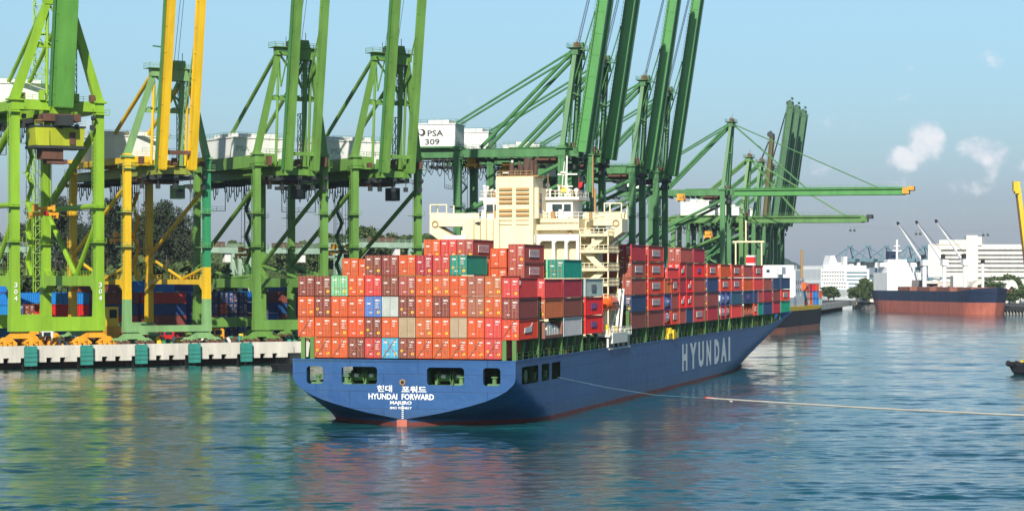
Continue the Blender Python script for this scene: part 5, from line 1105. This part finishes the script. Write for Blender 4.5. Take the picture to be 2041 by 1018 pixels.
for y in (55, 83, 111):
    m = MB(); m.tube((0, y, 12.2), (0, y, 27), 1.35, 10); m.box(-1.8, 1.8, y-1.8, y+1.8, 27, 30.4); m.box(-1, 1, y-2.6, y-1, 31, 33.5, 1); m.build('crane_post', ['white', 'black'], t)
    m = MB(); m.beam((0, y-1, 28), (0, y-38, 52), 1.0, 1.1, 0, (0, 0, 1), .6, .6); m.beam((0, y-38, 52), (0, y-40, 53.4), 1.2, 1.2, 1); m.tube((0, y, 33.4), (0, y-39, 52.8), .15, 4, 1); m.build('crane_jib', ['white', 'black'], t)
m = MB(); m.tube((0, 134, 14), (0, 134, 28), .8, 8); m.box(-3, 3, 133.5, 134.5, 24, 25); m.box(-.8, .8, 133, 135, 28, 30, 1); m.build('foremast', ['white', 'black'], t)
m = MB(); lettering(m, 'CAPE SPIRIT', (-11.9, 128, 9), (0, 1, 0), (0, 0, 1), 14, 1.6) if False else None
m = MB(); 
for k in range(8): m.box(-10.6, -10.4, LB-40+k*1.6, LB-39+k*1.6, 10.3, 11.4)
m.v = [(x-1.45, y, z) for x, y, z in m.v]; m.build('name_mark', 'mark', hull if False else t)
m = MB(); m.box(-12.12, -12.02, 60, 66, 8, 11.5); m.build('hull_patch', 'bband', t)
# land and quay edge
ke = sb+nn*16
def qe(k, d=0, z=0): return ke-dv*k+nn*d+Vector((0, 0, z))
m = MB(); P = [qe(-300), qe(240), qe(240, 70), qe(100, 110), qe(90, 900), qe(-300, 900)]; m.prism([(p.x, p.y) for p in P], 1.6, 4.0); P = [qe(-300, 5), qe(240, 5), qe(240, 70), qe(100, 110), qe(90, 900), qe(-300, 900)]; m.prism([(p.x, p.y) for p in P], -2, 1.59)
tag(m.build('far_ground', 'asphalt'), kind='structure')
m = MB()
for k in range(-30, 60): p = qe(k*4, .8); m.tube((p.x, p.y, -2), (p.x, p.y, 3.6), .75, 6)
tag(m.build('pier_pile', 'concrete'), 'row of pale piles under the far right pier', 'piles', kind='stuff')
# light seawall
m = MB(); P = [qe(165, -2), qe(243, -2), qe(243, 0), qe(165, 0)]; m.prism([(p.x, p.y) for p in P], -1, 2.4); tag(m.build('seawall', 'concrete'), 'low pale seawall in front of the cruise ship', 'seawall')
# striped terminal building
def bld(px0, px1, Z, z0, z1, mt, mb_, d=40, skew=0): A, B = at(px0, 0, Z), at(px1, 0, Z+skew); mb_.hexa([(A.x, Z, z0), (B.x, Z+skew, z0), (B.x+8, Z+skew+d, z0), (A.x+8, Z+d, z0), (A.x, Z, z1), (B.x, Z+skew, z1), (B.x+8, Z+skew+d, z1), (A.x+8, Z+d, z1)], mt)
ZB = 1560
t = thing('terminal_building', 'long white building with dark window bands behind the bulk carrier', 'building', (at(1950, 0, ZB).x, ZB, 4)); ox, oy = t.location.x, ZB
def lay(m, name, mats): 
    m.v = [(x-ox, y-oy, z-4) for x, y, z in m.v]; return m.build(name, mats, t)
zz = lambda py: EYE+(HY-py)*ZB/F
m = MB(); bld(1850, 2100, ZB, zz(552), zz(487), 0, m); bld(1872, 1928, ZB-.1, zz(487), zz(478), 0, m); bld(1878, 2100, ZB+2, 4, zz(552), 0, m); wall = lay(m, 'wall', 'bwhite')
m = MB(); bld(1926, 1949, ZB-3, 4, zz(469), 0, m, 46); bld(1949, 1957, ZB-1, zz(489), zz(472), 0, m, 30); lay(m, 'stair_tower', 'bwhite')
for k, (a, b) in enumerate(((496.5, 500), (506.5, 509.5), (514.5, 517.5), (522.5, 525.5), (532, 535), (540, 542))):
    for (x0, x1) in ((1876+(3 if k > 3 else 0), 1926), (1949.5, 2100)):
        m = MB(); bld(x0, x1, ZB-.5, zz(b), zz(a), 0, m, .45); lay(m, 'window_band', 'bband')
m = MB(); bld(1856, 1900, ZB-.3, zz(488), zz(486), 0, m, .3); lay(m, 'cornice', 'bpeach')
# white arches of the canopy
t = thing('arched_canopy', 'white curved canopy with two round openings in front of the striped building', 'canopy', (at(1990, 0, 1420).x, 1420, 4))
m = MB(); Zc = 1420; ppm = Zc/F
def arch(x0, x1, top, inner):
    n = 14; o = []; cx = (x0+x1)/2; rx = (x1-x0)/2
    pts = [(cx-rx*math.cos(math.pi*k/n), 4-4+ (top-4)*math.sin(math.pi*k/n)**.6) for k in range(n+1)]; pin = [(cx-rx*inner*math.cos(math.pi*k/n), (top-4)*.72*math.sin(math.pi*k/n)**.8) for k in range(n+1)]
    for k in range(n): m.extr([(pts[k][0], 0, pts[k][1]), (pts[k+1][0], 0, pts[k+1][1]), (pin[k+1][0], 0, pin[k+1][1]), (pin[k][0], 0, pin[k][1])], (0, 14, 0))
arch(-18, -2.5, 18.5, .62); arch(4, 13, 18.5, .6); m.box(-2.5, 6, 1, 12, 12.5, 14); m.build('arch', 'bwhite', t)
m = MB(); m.box(-28, -19, 2, 12, 0, 17); m.build('wall', 'bwhite', t)
for k, (px, w_, h_, lab) in enumerate(((1775, 40, 8, 'low white shed behind the bulk carrier deck'), (1835, 22, 12, 'cream block behind the bulk carrier cranes'), (1900, 40, 13, 'peach low block below the striped building'))):
    p = at(px, 0, 1470); t = thing('shed', lab, 'building', (p.x, p.y, 4)); m = MB(); m.box(-w_/2, w_/2, 0, 20, 0, h_); m.build('wall', 'bwhite' if k != 2 else 'bpeach', t); m = MB(); m.box(-w_/2-.5, w_/2+.5, -.5, 20.5, h_+.01, h_+.8); m.build('roof', 'bluefar' if k == 0 else 'bwhite', t)
    for j in range(int(w_/5)): m = MB(); m.box(-w_/2+1.5+j*5, -w_/2+4.5+j*5, -.1, -.02, 2, h_-2.5); m.build('window', 'bband', t)
# cruise ship
p = at(1688, 0, 1900); t = thing('cruise_ship', 'white cruise ship with stacked decks behind the seawall', 'ship', (p.x, 1900, 0), R(14)); k_ = 1900/F
def Zz(py): return EYE+(HY-py)*k_
m = MB(); m.smooth = False; m.hexa([(-24, 0, 0), (22, 0, 0), (22, 60, 0), (-24, 60, 0), (-25, -6, 9), (23, -4, 9), (23, 64, 9), (-25, 64, 9)]); m.build('hull', 'white', t)
m = MB(); m.box(-24, 23, -2, 60, 9, Zz(562)); m.box(-22.5, 21, 2, 60, Zz(562), Zz(536)); m.box(-18, 20, 6, 58, Zz(536), Zz(529)); m.build('superstructure', 'white', t)
for k in range(5):
    z = 10.5+k*3.1
    for j in range(9): m = MB(); x = -21.8+j*2.3; yq = 1.9 if z > Zz(562) else -2.1; m.box(x, x+1.4, yq, yq+.08, z+.6, z+1.9); m.build('window', 'bband', t)
    m = MB(); m.box(.5, 19, 1.6 if z > Zz(562) else -2.3, 1.98 if z > Zz(562) else -2.0, z+.4, z+1.5); m.build('balcony_band', 'bluefar', t)
m = MB(); m.extr([(-13, 10, Zz(536)), (-2, 10, Zz(536)), (-6, 10, Zz(515)), (-7, 10, Zz(509)), (-10, 10, Zz(509))], (0, 14, 0)); m.box(3, 6, 14, 20, Zz(530), Zz(511)); m.box(8, 12, 14, 20, Zz(530), Zz(526)); m.build('funnel', 'white', t)
m = MB(); m.box(-23, 22, -2.2, -2.05, 8.6, 9.4); m.build('stripe', 'bluefar', t)
# far quay cranes, with haze blue put into their colour
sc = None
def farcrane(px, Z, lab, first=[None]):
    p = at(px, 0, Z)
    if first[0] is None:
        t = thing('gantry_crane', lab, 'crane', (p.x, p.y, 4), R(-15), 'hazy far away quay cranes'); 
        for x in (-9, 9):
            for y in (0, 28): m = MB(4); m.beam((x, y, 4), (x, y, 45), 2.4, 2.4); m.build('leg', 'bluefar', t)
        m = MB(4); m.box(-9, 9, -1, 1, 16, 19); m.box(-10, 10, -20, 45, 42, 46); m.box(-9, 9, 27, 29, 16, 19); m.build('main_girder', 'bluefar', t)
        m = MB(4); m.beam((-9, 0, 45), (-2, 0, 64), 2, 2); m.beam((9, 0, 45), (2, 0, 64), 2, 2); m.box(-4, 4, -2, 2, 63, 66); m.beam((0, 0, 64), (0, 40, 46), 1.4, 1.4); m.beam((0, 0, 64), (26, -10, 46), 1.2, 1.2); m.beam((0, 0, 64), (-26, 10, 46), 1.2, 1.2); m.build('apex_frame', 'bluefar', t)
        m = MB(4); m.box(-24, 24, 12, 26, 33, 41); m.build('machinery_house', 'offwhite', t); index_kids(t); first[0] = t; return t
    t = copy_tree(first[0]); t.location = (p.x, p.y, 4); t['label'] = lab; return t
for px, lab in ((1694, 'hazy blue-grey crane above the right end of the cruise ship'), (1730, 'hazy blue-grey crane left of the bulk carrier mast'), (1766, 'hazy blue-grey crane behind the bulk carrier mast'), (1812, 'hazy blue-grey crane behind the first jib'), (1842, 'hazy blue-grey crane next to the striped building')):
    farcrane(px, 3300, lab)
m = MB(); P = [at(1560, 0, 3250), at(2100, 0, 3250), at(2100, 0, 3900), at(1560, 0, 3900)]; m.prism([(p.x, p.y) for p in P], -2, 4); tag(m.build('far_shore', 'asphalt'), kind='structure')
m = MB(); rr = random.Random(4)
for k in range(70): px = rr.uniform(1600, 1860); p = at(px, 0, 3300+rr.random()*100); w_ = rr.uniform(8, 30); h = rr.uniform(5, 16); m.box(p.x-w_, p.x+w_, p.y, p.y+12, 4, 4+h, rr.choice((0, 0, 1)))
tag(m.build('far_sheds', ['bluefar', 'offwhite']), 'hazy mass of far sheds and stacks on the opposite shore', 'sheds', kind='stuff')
# shoreline trees on the right
for i, (px, py, Z, lab) in enumerate(((1651, 566, 1500, 'small tree left of the white cruise ship bow'), (1662, 565, 1495, 'round dark tree in front of the cruise ship, left'), (1708, 565, 1440, 'dark tree before the middle of the cruise ship'), (1732, 544, 1450, 'big round tree right of the cruise ship'), (1727, 576, 1420, 'low bush at the pier head'),
      (1932, 568, 1395, 'tree under the striped building tower'), (1975, 540, 1480, 'tree before the striped building, left of the canopy arch'), (1972, 552, 1408, 'tree between the two canopy arches'), (2020, 538, 1480, 'tree before the right end of the striped building'), (2004, 545, 1470, 'tree between the building and the canopy'), (2012, 575, 1330, 'green tree by the bow of the bulk carrier'), (2034, 568, 1330, 'green tree at the right edge'), (1992, 570, 1380, 'tree right of the bulk carrier bow'))):
    p = at(px, py, Z); h = max(4, p.z-4); tree((p.x, p.y, 4), 'broad', i, h/14, lab, 'trees along the far right shore')
# cable cars
for i, (px, py) in enumerate(((1695, 456.5), (1703, 456.5), (1826, 463.5), (1834, 463.5), (1960, 466), (1969, 465.5), (1238, 190) if False else (1969.5, 465.7))):
    if i == 6: break
    p = at(px, py, 2400); t = thing('cable_car', ['leftmost cable car', 'second cable car from the left', 'third cable car from the left', 'fourth cable car from the left', 'fifth cable car from the left', 'rightmost cable car'][i]+' hanging high over the harbour', 'cable car', (p.x, p.y, p.z-1.5), 0, 'cable cars over the harbour')
    m = MB(); m.hexa([(-1.0, -1, -1.1), (1.0, -1, -1.1), (1.0, 1, -1.1), (-1.0, 1, -1.1), (-1.3, -1.2, .2), (1.3, -1.2, .2), (1.3, 1.2, .2), (-1.3, 1.2, .2)]); m.hexa([(-1.3, -1.2, .2), (1.3, -1.2, .2), (1.3, 1.2, .2), (-1.3, 1.2, .2), (-.9, -.9, 1.3), (.9, -.9, 1.3), (.9, .9, 1.3), (-.9, .9, 1.3)]); m.build('cabin', 'dark', t)
    m = MB(); m.tube((0, 0, 1.3), (0, 0, 4.2), .12, 5); m.build('hanger_arm', 'dark', t)
m = MB(); pts = [at(1500, 441, 2400)+Vector((0, 0, 2.6)), at(1699, 456.5, 2400)+Vector((0, 0, 2.7)), at(1830, 463.5, 2400)+Vector((0, 0, 2.7)), at(1965, 465.8, 2400)+Vector((0, 0, 2.7)), at(2300, 462, 2400)]
m.path(pts, .04, 4); tag(m.build('aerial_cable', 'rope'), 'thin cable carrying the cable cars across the sky', 'cable')

# ---------------- floating crane at the right edge ----------------
p = at(2060, 0, 900); t = thing('floating_crane', 'bright yellow crane jib standing at the right edge of the view', 'floating crane', (p.x, 900, 0)); m = MB(); m.box(-2, 30, -8, 8, -1, 2.2); m.build('barge', 'blackhull', t)
zc = lambda py: EYE+(HY-py)*.2; xx = lambda px: (px-2060)*.2
m = MB(); m.beam((xx(2062), 0, 2), (xx(2030), 0, zc(375)), 2.0, 2.0, 0, (0, 1, 0), 1.5, 1.5); m.beam((xx(2057), 1.2, 2), (xx(2025), 1.2, zc(375)), .4, .4, 1); m.build('jib', ['yellow', 'rusty'], t)
m = MB(); m.box(xx(2019), xx(2032), -1.2, 1.2, zc(381), zc(362)); m.box(xx(2022), xx(2030), -1.5, 1.5, zc(386), zc(381)); m.build('jib_head', 'yellow', t); m = MB(); m.box(2, 12, -5, 5, 2.21, 9); m.build('winch_house', 'ymark', t)
# ---------------- tug at the right edge ----------------
p = at(2003, 745, 470); t = thing('tug_boat', 'black rubber-fendered bow of a tug at the right edge', 'tug boat', (p.x, 470, 0), R(-82))
# bow points to -x world: local +y forward
t.rotation_euler[2] = R(80); t.scale = (.8, .8, .72); t.location = (at(2010, 0, 482).x, 482, 0)
m = MB(); m.smooth = True; n = 12; L = 26
rings = []
for i in range(n+1):
    f = i/n; y = -L*f; wd = 4.6*min(1, (f*2.6+.06))**.5
    rings.append([(-wd*.25, y-2.6*(1-f), -1), (-wd*.8, y-1.0*(1-f), .6), (-wd, y, 2.0+.9*(1-f)), (-wd, y, 2.7+1.0*(1-f)), (wd, y, 2.7+1.0*(1-f)), (wd, y, 2.0+.9*(1-f)), (wd*.8, y-1.0*(1-f), .6), (wd*.25, y-2.6*(1-f), -1)])
for a, b in zip(rings, rings[1:]):
    for j in range(7): m.quad([a[j], a[j+1], b[j+1], b[j]])
m.quad(rings[0]); m.build('hull', 'blackhull', t)
for i in range(n):
    for sx in (-1, 1):
        w_ = rings[i][4][0]*sx; a = Vector((w_, rings[i][3][1], 2.4+.95*(1-i/n))); m = MB()
        for q in range(10):
            A_, B_ = 2*math.pi*q/10, 2*math.pi*(q+1)/10; m.tube(a+Vector((0, .5*math.cos(A_), .5*math.sin(A_))), a+Vector((0, .5*math.cos(B_), .5*math.sin(B_))), .22, 6)
        m.build('tyre_fender', 'black', t)
m = MB(); m.tube((-1.6, .1, 3.0), (1.6, .1, 3.0), .65, 10); m.tube((-2.6, -.9, 2.9), (-1.6, .1, 2.9), .6, 10); m.tube((1.6, .1, 2.9), (2.6, -.9, 2.9), .6, 10); m.build('bow_fender', 'black', t)
m = MB(); m.tube((0, -3.5, 3.4), (0, -3.5, 4.1), .5, 10); m.tube((-1, -5.4, 4.2), (1, -5.4, 4.2), .7, 12); m.box(-2.6, 2.6, -16, -9, 3.2, 6.2, 1); m.build('deck_winch', ['ymark', 'cream'], t)
# ---------------- tow line ----------------
A = ship_to_world(16.35, 22, 6.0); pts = [A, A.lerp(at(1410, 793, 322), .33)+Vector((0, 0, -.5)), A.lerp(at(1410, 793, 322), .66)+Vector((0, 0, -.6)), at(1410, 793, 322)]
B = at(1410, 793, 322); C_ = at(2300, 838, 236); m = MB(); LM = MB(); LM.path(pts, .035, 5)
m.path([B, B.lerp(C_, .2)+Vector((0, 0, -.12)), B.lerp(C_, .45)+Vector((0, 0, -.22)), B.lerp(C_, .7)+Vector((0, 0, -.18)), C_, B.lerp(C_, 1.9)+Vector((0, 0, 1.2)), B.lerp(C_, 3.0)+Vector((0, 0, 3.5))], .115, 8)
m.path([at(1452, 795.5, 318), at(1456, 799, 318), at(1460, 800, 318)], .09, 6)
o = m.build('tow_line', 'towrope'); LM.build('messenger_line', 'bluefar', o); tag(o, 'long pale tow rope stretched from the ship side to beyond the right edge', 'rope')
m = MB(); m.tube(B+Vector((-.3, 0, .02)), B+Vector((.9, 0, -.02)), .17, 8); m.build('rope_splice', 'redp', o)

# ---------------- haze ----------------
m = MB(); m.box(-14500, 14500, -900, 14600, -6, 175); hz = m.build('haze', [])
hm = bpy.data.materials.new('haze_air'); hm.use_nodes = True; n = NT(hm.node_tree); n.n.clear()
pv = n.add('ShaderNodeVolumePrincipled', inp={'Color': (.72, .84, 1.0, 1), 'Density': HAZE, 'Anisotropy': .0}); ou = n.add('ShaderNodeOutputMaterial', inp={'Volume': pv.outputs[0]})
hz.data.materials.append(hm); tag(hz, kind='stuff', label='pale blue haze over the whole harbour', cat='haze')
